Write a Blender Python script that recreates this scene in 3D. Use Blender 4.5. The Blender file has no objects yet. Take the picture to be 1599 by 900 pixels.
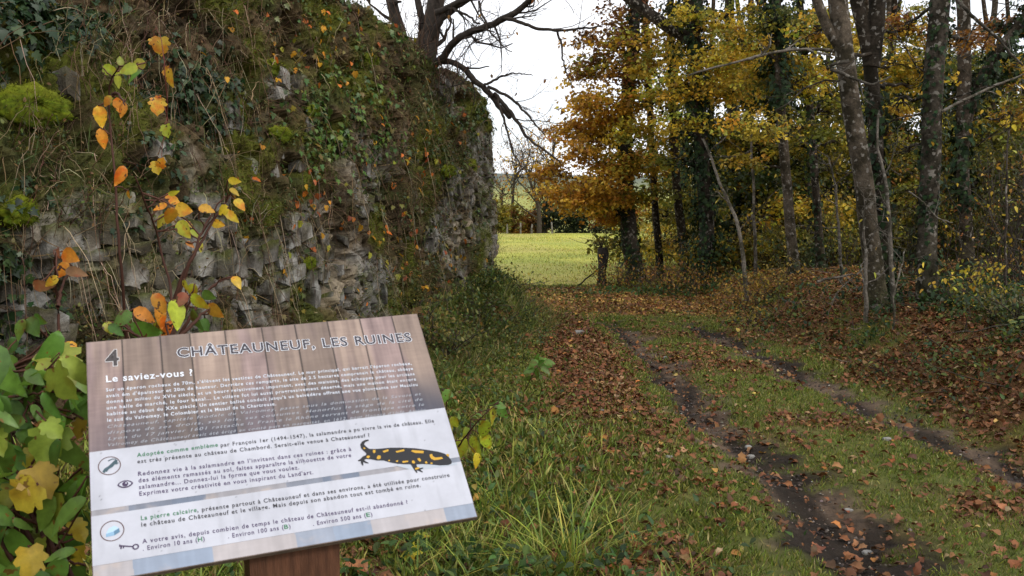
import bpy, math
import numpy as np
rs = np.random.RandomState
R0 = rs(7)
S = bpy.context.scene
COL = S.collection
rad = math.radians

# ------------------------------------------------------------------ camera, sky, sun, exposure
CAMZ, PITCH, FPX = 1.6, math.atan(125 / 1460.0), 1462.0
cam = bpy.data.cameras.new("camera")
cam.sensor_width = 36.0
cam.lens = FPX / 1599.0 * 36.0
cam.clip_start, cam.clip_end = 0.05, 6000
cam.dof.use_dof = True
cam.dof.focus_distance = 9.0
cam.dof.aperture_fstop = 14.0
co = bpy.data.objects.new("camera", cam)
co.location = (0, 0, CAMZ)
co.rotation_euler = (math.pi / 2 - PITCH, 0, 0)
COL.objects.link(co)
S.camera = co

SUN_EL, SUN_AZ = rad(38), rad(125)          # azimuth clockwise from +Y (behind right)
w = bpy.data.worlds.new("World")
S.world = w
w.use_nodes = True
nt = w.node_tree
nt.nodes.clear()
out = nt.nodes.new("ShaderNodeOutputWorld")
bg = nt.nodes.new("ShaderNodeBackground")
bg.inputs[1].default_value = 0.15
sky = nt.nodes.new("ShaderNodeTexSky")
sky.sky_type = 'NISHITA'
sky.sun_disc = False
sky.sun_elevation, sky.sun_rotation = SUN_EL, SUN_AZ
tc = nt.nodes.new("ShaderNodeTexCoord")
mp = nt.nodes.new("ShaderNodeMapping")
mp.inputs['Scale'].default_value = (1.2, 1.2, 3.2)
nz = nt.nodes.new("ShaderNodeTexNoise")
nz.inputs['Scale'].default_value = 2.3
nz.inputs['Detail'].default_value = 6
nz.inputs['Roughness'].default_value = 0.55
cr = nt.nodes.new("ShaderNodeValToRGB")
cr.color_ramp.elements[0].position, cr.color_ramp.elements[0].color = 0.30, (0.62, 0.62, 0.62, 1)
cr.color_ramp.elements[1].position, cr.color_ramp.elements[1].color = 0.55, (1, 1, 1, 1)
cl = nt.nodes.new("ShaderNodeMix")
cl.data_type = 'RGBA'
cl.inputs[7].default_value = (7.6, 7.7, 8.0, 1)     # cloud deck
nt.links.new(tc.outputs['Generated'], mp.inputs[0])
nt.links.new(mp.outputs[0], nz.inputs['Vector'])
nt.links.new(nz.outputs['Fac'], cr.inputs[0])
nt.links.new(cr.outputs[0], cl.inputs[0])
nt.links.new(sky.outputs[0], cl.inputs[6])
nt.links.new(cl.outputs[2], bg.inputs[0])
nt.links.new(bg.outputs[0], out.inputs[0])

sl = bpy.data.lights.new("sun", 'SUN')
sl.energy = 1.2
sl.angle = rad(14)
sl.color = (1.0, 0.93, 0.82)
so = bpy.data.objects.new("sun", sl)
_d = (math.sin(SUN_AZ) * math.cos(SUN_EL), math.cos(SUN_AZ) * math.cos(SUN_EL), math.sin(SUN_EL))
import mathutils
so.rotation_euler = mathutils.Vector(_d).to_track_quat('Z', 'Y').to_euler()
so.location = (6, -6, 20)
COL.objects.link(so)
S.view_settings.view_transform = 'Standard'
S.view_settings.look = 'None'
S.view_settings.exposure = 0.3
S.view_settings.gamma = 1.0
S.view_settings.use_curve_mapping = False
S.cycles.max_bounces = 6
S.cycles.diffuse_bounces = 3
S.cycles.glossy_bounces = 2
S.cycles.transmission_bounces = 3
S.cycles.use_denoising = True

# ------------------------------------------------------------------ layout helpers
CP, SP = math.cos(PITCH), math.sin(PITCH)
def at(px, py, d):
    """point seen at photo pixel (px,py) at distance d along +Y"""
    a = (px - 799.5) / FPX
    b = (450 - py) / FPX
    y = CP + b * SP
    z = -SP + b * CP
    return np.array([a * d / y, d, CAMZ + z * d / y])
def proj(P):
    x, y, z = P[:, 0], P[:, 1], P[:, 2] - CAMZ
    f = y * CP - z * SP
    u = y * SP + z * CP
    f = np.maximum(f, 1e-3)
    return 799.5 + FPX * x / f, 450 - FPX * u / f
def norm(v):
    return v / np.maximum(np.linalg.norm(v, axis=-1, keepdims=True), 1e-9)
def sstep(a, b, x):
    t = np.clip((x - a) / (b - a), 0, 1)
    return t * t * (3 - 2 * t)
def lerp(a, b, t):
    return a + (b - a) * t
def hsh(i, j, k, seed):
    n = (i.astype(np.int64) * 374761393 + j.astype(np.int64) * 668265263 + k.astype(np.int64) * 2147483647 + seed * 1274126177) & 0xFFFFFFFF
    n = ((n ^ (n >> 13)) * 1274126177) & 0xFFFFFFFF
    n = ((n ^ (n >> 16)) * 2246822519) & 0xFFFFFFFF
    return ((n ^ (n >> 15)) & 0xFFFFFF) / float(0xFFFFFF)
def vnoise(x, y, z=None, seed=0):
    x, y = np.asarray(x, float), np.asarray(y, float)
    z = np.zeros_like(x) if z is None else np.asarray(z, float)
    xi, yi, zi = np.floor(x), np.floor(y), np.floor(z)
    fx, fy, fz = x - xi, y - yi, z - zi
    fx, fy, fz = [t * t * (3 - 2 * t) for t in (fx, fy, fz)]
    r = 0
    for a in (0, 1):
        for b in (0, 1):
            for c in (0, 1):
                wgt = (fx if a else 1 - fx) * (fy if b else 1 - fy) * (fz if c else 1 - fz)
                r = r + wgt * hsh(xi + a, yi + b, zi + c, seed)
    return r
def fbm(x, y, z=None, seed=0, o=4):
    r, a, t = 0, 0.5, 0
    for k in range(o):
        s = 2 ** k
        r = r + a * vnoise(x * s + 13.7 * k, y * s - 7.3 * k, None if z is None else z * s, seed + k)
        t += a
        a *= 0.5
    return r / t
def voro(x, y, seed=0, jit=0.85):
    xi, yi = np.floor(x), np.floor(y)
    f1 = np.full(x.shape, 9.0); f2 = np.full(x.shape, 9.0); cid = np.zeros(x.shape)
    for a in (-1, 0, 1):
        for b in (-1, 0, 1):
            cx, cy = xi + a, yi + b
            px_ = cx + 0.5 + jit * (hsh(cx, cy, cx * 0, seed) - 0.5)
            py_ = cy + 0.5 + jit * (hsh(cx, cy, cx * 0 + 5, seed) - 0.5)
            d = np.sqrt((x - px_) ** 2 + (y - py_) ** 2)
            r = hsh(cx, cy, cx * 0 + 9, seed)
            n = d < f1
            f2 = np.where(n, f1, np.minimum(f2, d))
            cid = np.where(n, r, cid)
            f1 = np.where(n, d, f1)
    return f1, f2, cid
def polydist(x, y, pts):
    best = np.full(x.shape, 1e9)
    for (ax, ay), (bx, by) in zip(pts[:-1], pts[1:]):
        dx, dy = bx - ax, by - ay
        t = np.clip(((x - ax) * dx + (y - ay) * dy) / (dx * dx + dy * dy), 0, 1)
        best = np.minimum(best, np.hypot(x - ax - t * dx, y - ay - t * dy))
    return best
def smooth_line(pts, n=40):
    P = np.array(pts, float)
    for _ in range(3):
        Q = [P[0]]
        for a, b in zip(P[:-1], P[1:]):
            Q += [0.75 * a + 0.25 * b, 0.25 * a + 0.75 * b]
        P = np.array(Q + [P[-1]])
    L = np.r_[0, np.cumsum(np.linalg.norm(np.diff(P, axis=0), axis=1))]
    t = np.linspace(0, L[-1], n)
    return np.stack([np.interp(t, L, P[:, k]) for k in range(P.shape[1])], 1)

# ------------------------------------------------------------------ mesh collection
class MB:
    def __init__(s):
        s.v, s.t, s.c, s.n = [], [], [], 0
    def add(s, v, t, c):
        v = np.asarray(v, np.float32).reshape(-1, 3)
        t = np.asarray(t, np.int64).reshape(-1, 3)
        c = np.asarray(c, np.float32)
        if c.ndim == 1:
            c = np.tile(c, (len(v), 1))
        s.v.append(v); s.t.append(t + s.n); s.c.append(c); s.n += len(v)
    def build(s, name, mat, parent=None, smooth=True):
        me = bpy.data.meshes.new(name)
        v = np.concatenate(s.v); t = np.concatenate(s.t).astype(np.int32); c = np.concatenate(s.c)
        me.vertices.add(len(v)); me.vertices.foreach_set('co', v.ravel())
        me.loops.add(t.size); me.loops.foreach_set('vertex_index', t.ravel())
        me.polygons.add(len(t))
        me.polygons.foreach_set('loop_start', np.arange(0, t.size, 3, dtype=np.int32))
        a = me.color_attributes.new('col', 'FLOAT_COLOR', 'POINT')
        a.data.foreach_set('color', np.c_[c, np.ones(len(c))].astype(np.float32).ravel())
        me.polygons.foreach_set('use_smooth', np.full(len(t), smooth))
        me.update(); me.validate()
        me.materials.append(mat)
        o = bpy.data.objects.new(name, me)
        COL.objects.link(o)
        if parent is not None:
            o.parent = parent
            o.matrix_parent_inverse = mathutils.Matrix.Translation(-parent.location) if parent.type == 'EMPTY' and not parent.get('rot') else mathutils.Matrix()
        return o
def empty(name, loc, label, cat, group=None):
    o = bpy.data.objects.new(name, None)
    o.empty_display_size = 0.1
    o.location = [float(q) for q in loc]
    COL.objects.link(o)
    return tag(o, label, cat, group)
def tag(o, label=None, cat=None, group=None, kind=None):
    for k, v in (('label', label), ('category', cat), ('group', group), ('kind', kind)):
        if v: o[k] = v
    return o

# ------------------------------------------------------------------ materials
def amat(name, rough=0.6, spec=0.3, trans=0.0, nscale=0, namt=0.25, bump=0.0, bscale=60, spots=None, coat=0.0, blotch=None):
    m = bpy.data.materials.new(name)
    m.use_nodes = True
    N, L = m.node_tree.nodes, m.node_tree.links
    N.clear()
    o = N.new("ShaderNodeOutputMaterial")
    p = N.new("ShaderNodeBsdfPrincipled")
    p.inputs['Roughness'].default_value = rough
    p.inputs['Specular IOR Level'].default_value = spec
    p.inputs['Coat Weight'].default_value = coat
    a = N.new("ShaderNodeAttribute"); a.attribute_name = 'col'
    c = a.outputs['Color']
    g = N.new("ShaderNodeTexCoord")
    if nscale:
        n = N.new("ShaderNodeTexNoise"); n.inputs['Scale'].default_value = nscale
        n.inputs['Detail'].default_value = 5; n.inputs['Roughness'].default_value = 0.65
        L.new(g.outputs['Object'], n.inputs['Vector'])
        r = N.new("ShaderNodeMapRange")
        r.inputs[1].default_value, r.inputs[2].default_value = 0.25, 0.75
        r.inputs[3].default_value, r.inputs[4].default_value = 1 - namt, 1 + namt
        L.new(n.outputs['Fac'], r.inputs[0])
        mx = N.new("ShaderNodeVectorMath"); mx.operation = 'SCALE'
        L.new(c, mx.inputs[0]); L.new(r.outputs[0], mx.inputs['Scale'])
        c = mx.outputs[0]
    if blotch:
        n = N.new("ShaderNodeTexNoise"); n.inputs['Scale'].default_value = blotch[0]; n.inputs['Detail'].default_value = 4
        L.new(g.outputs['Object'], n.inputs['Vector'])
        r = N.new("ShaderNodeValToRGB"); r.color_ramp.elements[0].position = blotch[1]; r.color_ramp.elements[1].position = blotch[1] + 0.16
        r.color_ramp.elements[0].color = (1, 1, 1, 1); r.color_ramp.elements[1].color = (*blotch[2], 1)
        L.new(n.outputs['Fac'], r.inputs[0])
        mx = N.new("ShaderNodeMix"); mx.data_type = 'RGBA'; mx.blend_type = 'MULTIPLY'; mx.inputs[0].default_value = 1.0
        L.new(c, mx.inputs[6]); L.new(r.outputs[0], mx.inputs[7])
        c = mx.outputs[2]
    if spots:
        n = N.new("ShaderNodeTexNoise"); n.inputs['Scale'].default_value = spots[0]; n.inputs['Detail'].default_value = 3
        L.new(g.outputs['Object'], n.inputs['Vector'])
        r = N.new("ShaderNodeValToRGB")
        r.color_ramp.elements[0].position = spots[1]; r.color_ramp.elements[1].position = spots[1] + 0.04
        L.new(n.outputs['Fac'], r.inputs[0])
        mx = N.new("ShaderNodeMix"); mx.data_type = 'RGBA'
        mx.inputs[7].default_value = (*spots[2], 1)
        L.new(r.outputs[0], mx.inputs[0]); L.new(c, mx.inputs[6])
        c = mx.outputs[2]
    L.new(c, p.inputs['Base Color'])
    if bump:
        n = N.new("ShaderNodeTexNoise"); n.inputs['Scale'].default_value = bscale; n.inputs['Detail'].default_value = 6
        n.inputs['Roughness'].default_value = 0.7
        L.new(g.outputs['Object'], n.inputs['Vector'])
        b = N.new("ShaderNodeBump"); b.inputs['Strength'].default_value = bump; b.inputs['Distance'].default_value = 0.02
        L.new(n.outputs['Fac'], b.inputs['Height']); L.new(b.outputs[0], p.inputs['Normal'])
    if trans:
        t = N.new("ShaderNodeBsdfTranslucent"); L.new(c, t.inputs[0])
        s = N.new("ShaderNodeMixShader"); s.inputs[0].default_value = trans
        L.new(p.outputs[0], s.inputs[1]); L.new(t.outputs[0], s.inputs[2]); L.new(s.outputs[0], o.inputs[0])
    else:
        L.new(p.outputs[0], o.inputs[0])
    return m
M_LEAF = amat('leaf', 0.5, 0.35, 0.38, 18, 0.22)
M_BIGLEAF = amat('broad_leaf', 0.42, 0.4, 0.3, 60, 0.25, spots=(60, 0.62, (0.10, 0.045, 0.015)), blotch=(22, 0.5, (1.0, 0.55, 0.5)))
M_GREENLEAF = amat('green_broad_leaf', 0.4, 0.4, 0.3, 60, 0.22, spots=(45, 0.64, (0.20, 0.11, 0.02)), blotch=(16, 0.52, (0.75, 0.62, 0.55)))
M_TIVY = amat('tree_ivy_leaf', 0.6, 0.15, 0.1, 25, 0.25)
M_IVY = amat('ivy_leaf', 0.38, 0.35, 0.12, 25, 0.2)
M_GRASS = amat('grass', 0.5, 0.3, 0.3)
M_DRY = amat('dry_stem', 0.75, 0.2, 0.1)
M_LITTER = amat('dead_leaf', 0.65, 0.3, 0.08, 30, 0.3)
M_BARK = amat('bark', 0.9, 0.15, 0, 28, 0.6, 1.0, 40, spots=(17, 0.59, (0.22, 0.20, 0.17)), blotch=(5, 0.44, (0.35, 0.36, 0.30)))
M_DBARK = amat('dark_bark', 0.9, 0.15, 0, 14, 0.45, 0.9, 30)
M_WALL = amat('limestone_masonry', 0.92, 0.15, 0, 22, 0.42, 0.9, 45)
M_GROUND = amat('soil_and_turf', 0.9, 0.2, 0, 12, 0.45, 0.8, 40)
M_MUD = amat('stone', 0.7, 0.3, 0, 25, 0.3, 0.6, 60)
M_MOSS = amat('moss', 0.9, 0.1, 0.15, 40, 0.35)
M_PRINT = amat('printed_board', 0.38, 0.4, 0, 7, 0.15)
M_POST = amat('stained_wood', 0.6, 0.3, 0, 14, 0.6, 0.4, 70)

# ------------------------------------------------------------------ leaf templates: (x across, y along, z out), tris, tint
def tmpl_ovate(seg=6, w=0.30, fold=0.16, curl=0.25, tip=1.0, jag=0.0):
    ys = np.linspace(0, 1, seg + 1)
    V, T, C = [], [], []
    for i, y in enumerate(ys):
        hw = w * math.sin(math.pi * y ** 0.72) ** 0.85 * (1 + jag * (i % 2)) if 0 < y < 1 else 0.0
        z0 = -curl * y * y
        V += [(-hw, y, z0 + fold * hw), (0, y, z0), (hw, y, z0 + fold * hw)]
        C += [0.88 + .14 * (i % 2), 1.2, 0.88 + .14 * (i % 2)]
    for i in range(seg):
        a, b = 3 * i, 3 * i + 3
        T += [(a, a + 1, b + 1), (a, b + 1, b), (a + 1, a + 2, b + 2), (a + 1, b + 2, b + 1)]
    return np.array(V), np.array(T), np.array(C)
def tmpl_fan(outline, curl=0.15, cup=0.12, cx=0.0, cy=0.35):
    V = [(cx, cy, 0)] + [(x, y, -curl * (y - cy) ** 2 + cup * abs(x) - 0.1 * abs(x * y)) for x, y in outline]
    n = len(outline)
    T = [(0, 1 + (i + 1) % n, 1 + i) for i in range(n)]
    return np.array(V), np.array(T), np.array([1.1] + [0.97] * n)
def mir(h):
    return h + [(-x, y) for x, y in reversed(h) if abs(x) > 1e-6]
T_OV = tmpl_ovate(8, 0.27, 0.2, 0.25, jag=0.07)
T_OVS = tmpl_ovate(3, 0.3, 0.16, 0.2)
T_OV2 = tmpl_ovate(10, 0.20, 0.25, 0.45, jag=0.05)
T_RND = tmpl_ovate(8, 0.36, 0.2, 0.3, jag=0.06)
T_IVY = tmpl_fan(mir([(0.0, 0.06), (0.2, 0.0), (0.42, 0.16), (0.26, 0.32), (0.46, 0.52), (0.2, 0.58), (0, 1.0)]))
T_MAPLE = tmpl_fan(mir([(0.0, 0.05), (0.34, 0.02), (0.28, 0.2), (0.56, 0.36), (0.34, 0.44), (0.46, 0.74), (0.18, 0.66), (0, 1.0)]))
T_LOBE = tmpl_fan(mir([(0.0, 0.04), (0.22, -0.04), (0.38, 0.08), (0.33, 0.2), (0.47, 0.34), (0.40, 0.46), (0.28, 0.44), (0.34, 0.62), (0.26, 0.78), (0.12, 0.86), (0, 1.0)]), .35, .25)
T_DIA = (np.array([(0, 0, 0), (0.36, 0.5, 0.10), (0, 1, -0.12), (-0.36, 0.5, 0.10)]), np.array([(0, 1, 2), (0, 2, 3)]), np.ones(4))
_o = [(0.0, -.05), (0.25, 0.08), (0.40, 0.3), (0.30, 0.42), (0.36, 0.66), (0.15, 0.8), (0.04, 1.0), (-.12, .84), (-.34, .7), (-.28, .5), (-.42, .38), (-.2, .05)]
_cv = [(0, .45, 0)] + [(x_, y_, .15 * math.sin(5 * y_ + 3 * x_) + .45 * x_ * x_) for x_, y_ in _o]
T_CRISP = (np.array(_cv), np.array([(0, 1 + (k + 1) % len(_o), 1 + k) for k in range(len(_o))]), np.array([1.15] + [.95] * len(_o)))
def tmpl_blade(bend=0.35, seg=4):
    V, T = [], []
    for i in range(seg + 1):
        y = i / seg
        hw = 0.5 * (1 - y ** 2.2)
        V += [(-hw, y, bend * y * y), (hw, y, bend * y * y)]
    for i in range(seg):
        a = 2 * i
        T += [(a, a + 1, a + 3), (a, a + 3, a + 2)]
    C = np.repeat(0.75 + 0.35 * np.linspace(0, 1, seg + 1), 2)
    return np.array(V), np.array(T), C
T_BL = tmpl_blade(0.45, 4)
T_BL2 = tmpl_blade(0.3, 2)
def leaves(mb, tm, pos, along, nrm, size, col, wid=1.0):
    pos = np.asarray(pos, float)
    n = len(pos)
    if n == 0: return
    t = norm(np.asarray(along, float)); s = norm(np.cross(t, np.asarray(nrm, float))); k = np.cross(s, t)
    size = np.broadcast_to(np.asarray(size, float), (n,)); wid = np.broadcast_to(np.asarray(wid, float), (n,))
    V, T, C = tm
    P = pos[:, None] + size[:, None, None] * (V[None, :, 1, None] * t[:, None] + wid[:, None, None] * V[None, :, 0, None] * s[:, None] + V[None, :, 2, None] * k[:, None])
    F = T[None] + (np.arange(n) * len(V))[:, None, None]
    col = np.broadcast_to(np.asarray(col, float), (n, 3))
    K = np.clip(col[:, None] * C[None, :, None], 0, 1)
    mb.add(P.reshape(-1, 3), F.reshape(-1, 3), K.reshape(-1, 3))
def palette(r, cols, n, var=0.22, weights=None):
    c = np.array(cols, float)[r.choice(len(cols), n, p=weights)]
    return np.clip(c * (1 + var * r.randn(n, 1)) * (1 + 0.07 * r.randn(n, 3)), 0.002, 0.9)
def rdir(r, n):
    return norm(r.randn(n, 3))
def tube(mb, pts, rad_, col, ns=6, rough=0.0, seed=0, cap=True):
    P = np.asarray(pts, float); n = len(P)
    rad_ = np.broadcast_to(np.asarray(rad_, float), (n,)) if np.ndim(rad_) else np.full(n, rad_)
    t = norm(np.gradient(P, axis=0))
    ref = np.array([0, 0, 1.0]) if abs(t[:, 2]).mean() < 0.8 else np.array([1.0, 0, 0])
    a = norm(np.cross(t, ref)); b = np.cross(t, a)
    th = np.linspace(0, 2 * np.pi, ns, endpoint=False)
    rr = rad_[:, None] * np.ones(ns)
    if rough:
        L = np.r_[0, np.cumsum(np.linalg.norm(np.diff(P, axis=0), axis=1))]
        rr = rr * (1 + rough * (fbm(np.cos(th)[None] * 1.7 + 5 + 0 * L[:, None], np.sin(th)[None] * 1.7 + 0 * L[:, None], L[:, None] * 3 + 0 * th[None], seed, 3) - 0.5) * 2)
    V = P[:, None] + rr[..., None] * (np.cos(th)[None, :, None] * a[:, None] + np.sin(th)[None, :, None] * b[:, None])
    i = np.arange(n - 1)[:, None] * ns; j = np.arange(ns)[None]; j2 = (j + 1) % ns
    q = np.stack([np.stack([i + j, i + j2, i + ns + j2], -1), np.stack([i + j, i + ns + j2, i + ns + j], -1)], 2).reshape(-1, 3)
    V = V.reshape(-1, 3)
    if cap:
        V = np.vstack([V, P[-1:]]); e = (n - 1) * ns
        q = np.vstack([q, [(e + k, e + (k + 1) % ns, n * ns) for k in range(ns)]])
    c = np.asarray(col, float)
    if c.ndim == 2 and len(c) == n:
        c = np.repeat(c, ns, 0)
        if cap: c = np.vstack([c, c[-1:]])
    mb.add(V, q, c)
def wander(r, a, b, n, amp):
    t = np.linspace(0, 1, n)[:, None]
    k = np.cumsum(r.randn(n, 3), 0); k -= k[:1] + t * (k[-1:] - k[:1])
    return np.asarray(a) * (1 - t) + np.asarray(b) * t + k * amp / math.sqrt(n)
def twigs(mb, r, base, dirn, length, rad_, col, depth, tips, spread=0.7, ns=4):
    n = 5
    d = norm(np.asarray(dirn, float)[None])[0]
    p = [np.asarray(base, float)]
    for k in range(n - 1):
        d = norm((d + 0.22 * r.randn(3) + np.array([0, 0, 0.05]))[None])[0]
        p.append(p[-1] + d * length / (n - 1))
    p = np.array(p)
    tube(mb, p, np.linspace(rad_, rad_ * 0.45, n), col, ns, cap=False)
    tips.append(p[-1])
    if depth > 0:
        for k in range(r.randint(2, 5)):
            q = r.randint(1, n)
            dd = norm((d + spread * 1.3 * r.randn(3))[None])[0]
            twigs(mb, r, p[q], dd, length * r.uniform(0.45, 0.75), rad_ * 0.5, col, depth - 1, tips, spread, max(3, ns - 1))

# ------------------------------------------------------------------ terrain
WALLP = np.array([(-4.6, -2.6), (-3.55, 1.1), (-2.62, 4.5), (-1.55, 8.3), (-0.53, 11.7), (-0.10, 12.9), (-0.26, 13.5), (-1.6, 14.6), (-4.5, 16.2)])
WL = smooth_line(WALLP, 120)[:, :2]
def gpt(px, py):
    a = (px - 799.5) / FPX; b = (450 - py) / FPX
    y = CP + b * SP; z = -SP + b * CP
    return (-CAMZ * a / z, -CAMZ * y / z)
RUT_L = [gpt(*q) for q in [(1560, 1010), (1390, 900), (1320, 830), (1235, 750), (1155, 690), (1075, 620), (1020, 560), (985, 525), (950, 503), (880, 489), (800, 481)]]
RUT_R = [gpt(*q) for q in [(1760, 800), (1599, 728), (1500, 692), (1400, 650), (1300, 605), (1200, 558), (1120, 524), (1060, 504), (980, 489), (900, 480)]]
def wall_dist(x, y):
    return polydist(x, y, [tuple(q) for q in WL])
def ground_z(x, y, fine=True):
    x, y = np.asarray(x, float), np.asarray(y, float)
    fade = 1 - sstep(15.5, 20, y)
    z = 0.52 * sstep(3.25, 4.35, x + 0.25 * (fbm(x * .7, y * .7, seed=3) - .5)) * fade
    z = z + 0.05 * np.clip(x - 4.4, 0, 30) * (1 - sstep(17, 30, y))
    wd = wall_dist(x, y)
    m = sstep(6, 11, y) * (1 - sstep(12.6, 14.2, y))
    z = z + m * 0.52 * np.exp(-(wd / 0.50) ** 2) * (0.8 + .4 * vnoise(x * 2, y * 2, seed=8))
    z = z + .40 * np.exp(-(((x + .10) / .30) ** 2 + ((y - 11.4) / .75) ** 2) ** 1.4) * (.85 + .3 * vnoise(x * 4, y * 4, seed=18))
    z = z + (1 - m) * (1 - sstep(13, 16, y)) * 0.25 * np.exp(-(wd / 0.9) ** 2)
    z = z + 0.18 * sstep(-0.2, -1.6, x) * sstep(9, 4, y)
    dl, dr = polydist(x, y, RUT_L), polydist(x, y, RUT_R)
    z = z - 0.075 * np.exp(-(dl / 0.24) ** 2) - 0.065 * np.exp(-(dr / 0.25) ** 2)
    near = 1 - sstep(30, 60, y)
    if fine:
        z = z + near * (0.10 * (fbm(x * .9, y * .9, seed=11) - .5) + 0.035 * (fbm(x * 5, y * 5, seed=12, o=3) - .5))
    z = z + 0.5 * sstep(25, 57, y) * (fbm(x * .05 + 3, y * .05, seed=5) - .45) - 3.5 * sstep(57, 90, y)
    hill = 11 * sstep(150, 420, y) + 45 * sstep(420, 1400, y) * (0.5 + fbm(x * .002, y * .002, seed=6))
    return z + hill
def masks(x, y):
    dl, dr = polydist(x, y, RUT_L), polydist(x, y, RUT_R)
    n1 = fbm(x * 1.6, y * 1.6, seed=21); n2 = fbm(x * 5, y * 5, seed=22, o=3); n3 = fbm(x * .6, y * .6, seed=23)
    mud = np.maximum(sstep(0.30, 0.10, dl / (1 + .3 * sstep(8, 5, y)) + 0.42 * (n2 - .5)) * sstep(14.5, 12.5, y), sstep(0.31, 0.10, dr + 0.40 * (n2 - .5)) * sstep(0.28, 0.46, n1 + .12) * sstep(14.5, 12.5, y))
    wd = wall_dist(x, y)
    lit = 0.9 * sstep(3.0, 3.6, x + .5 * (n1 - .5)) * sstep(20, 17, y) * sstep(.30, .50, n1 + 0.12)
    strip = sstep(0.15, 0.5, x - 0.0) * sstep(0.05, 0.28, dl - .18) * sstep(5.2, 8.3, y) * sstep(15, 13, y) * sstep(1.7, 1.25, x)
    lit = np.maximum(lit, strip)
    lit = np.maximum(lit, sstep(13.2, 14.6, y + (n1 - .5) * 2) * sstep(19.4, 17.8, y + (n3 - .5) * 3) * sstep(12, 6, x))
    lit = np.maximum(lit, 0.85 * sstep(19, 20.5, y) * sstep(2.0, 3.0, x - 0.05 * (y - 20)) * sstep(28, 24, y))
    lit = np.maximum(lit, 0.55 * sstep(.5, .66, n1) * sstep(21, 18, y))
    mead = sstep(17.8, 20, y + (n3 - .5) * 3)
    gold = sstep(12.8, 14.5, y) * sstep(.35, .65, n3 + .15)
    return dict(mud=mud, lit=np.clip(lit, 0, 1) * (1 - mud), mead=mead, gold=gold, n1=n1, n2=n2, n3=n3, wd=wd, dl=dl, dr=dr)
xs = np.r_[-np.geomspace(5.3, 3000, 34)[::-1], np.arange(-5.2, 8.6, 0.05), np.geomspace(8.7, 3000, 40)]
ys = np.r_[-np.geomspace(2.2, 800, 16)[::-1], np.arange(-2.0, 2.2, 0.2), np.arange(2.2, 20, 0.05), np.geomspace(20.1, 60, 110), np.geomspace(61, 4000, 70)]
X, Y = np.meshgrid(xs, ys)
x, y = X.ravel(), Y.ravel()
mk = masks(x, y)
def C3(*c): return np.array(c, float)
def mixc(a, b, t): return a * (1 - t[:, None]) + b * t[:, None]
turf = mixc(C3(.10, .11, .024)[None] * np.ones((len(x), 1)), C3(.13, .095, .036)[None], sstep(.35, .7, mk['n1']))
col = turf
col = mixc(col, mixc(C3(.14, .058, .024)[None] * np.ones((len(x), 1)), C3(.32, .155, .04)[None], mk['gold']), mk['lit'] * .9)
mudc = mixc(C3(.022, .015, .010)[None] * np.ones((len(x), 1)), C3(.135, .092, .062)[None], sstep(.44, .64, fbm(x * 5, y * 1.4, seed=31)) * .85)
col = mixc(col, mudc, mk['mud'])
md = mixc(C3(.46, .45, .08)[None] * np.ones((len(x), 1)), C3(.31, .34, .06)[None], sstep(.3, .7, fbm(x * .35, y * .35, seed=33)))
md = mixc(md, C3(.42, .34, .12)[None], .5 * sstep(.45, .75, fbm(x * .2, y * .2, seed=34)))
col = mixc(col, md, mk['mead'] * (1 - mk['lit']))
col = mixc(col, C3(.26, .27, .07)[None], sstep(120, 200, y) * .8)
wood = sstep(500, 900, y)
col = mixc(col, C3(.10, .12, .10)[None], wood)
z = ground_z(x, y) + mk['mud'] * (.05 * (fbm(x * 9, y * 9, seed=14, o=3) - .5) + .02 * (hsh(np.floor(x * 30), np.floor(y * 30), x * 0, 4) - .5))
ny, nx = X.shape
ii = (np.arange(ny - 1)[:, None] * nx + np.arange(nx - 1)[None]).ravel()
tri = np.vstack([np.c_[ii, ii + 1, ii + nx + 1], np.c_[ii, ii + nx + 1, ii + nx]])
mb = MB(); mb.add(np.c_[x, y, z], tri, np.clip(col, 0.003, .9))
tag(mb.build('ground', M_GROUND), kind='structure')

# ------------------------------------------------------------------ ruined wall
u_line = smooth_line(np.c_[WALLP, np.zeros(len(WALLP))], 2000)[:, :2]
Lu = np.r_[0, np.cumsum(np.linalg.norm(np.diff(u_line, axis=0), axis=1))]
us = np.arange(0, Lu[-1], 0.018)
ux, uy = np.interp(us, Lu, u_line[:, 0]), np.interp(us, Lu, u_line[:, 1])
tx, ty = np.gradient(ux), np.gradient(uy)
tl = np.hypot(tx, ty); nxw, nyw = ty / tl, -tx / tl
k = 25; ker = np.ones(k) / k
nxw = np.convolve(np.pad(nxw, k // 2, 'edge'), ker, 'valid'); nyw = np.convolve(np.pad(nyw, k // 2, 'edge'), ker, 'valid')
past = us > us[np.argmax(ux)]
Hy = np.interp(uy, [-3, 3, 5, 7.2, 8.2, 9.0, 9.8, 10.8, 11.9, 12.5, 12.9, 13.4, 14.5, 17], [4.3, 4.3, 4.3, 4.2, 4.05, 3.75, 3.5, 3.34, 3.3, 3.1, 2.8, 2.65, 2.6, 2.4])
Hy = Hy + 0.22 * (fbm(us * 2.2, us * 0, seed=41, o=3) - .5) + .05 * (vnoise(np.floor(us * 4), us * 0, seed=42) - .5)
ss = np.arange(0, 6.3, 0.02)
SS, UU = np.meshgrid(ss, us)
HH = Hy[:, None]
face = np.clip(SS, 0, HH + .4)
over = np.clip(SS - HH - .4, 0, 9)
zz = face - .4
yy_ = uy[:, None] + 0 * SS
leanB = np.where(past[:, None], 0.03, lerp(0.36, 0.02, sstep(5.0, 10.0, yy_)))
inward = 0.05 * np.clip(zz, 0, 9) + leanB * np.clip(zz - 1.7, 0, 9) + 0.5 * over ** 0.98 + .0
zz = zz + 0.20 * over * sstep(8.5, 6, yy_) - .02 * over
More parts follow.
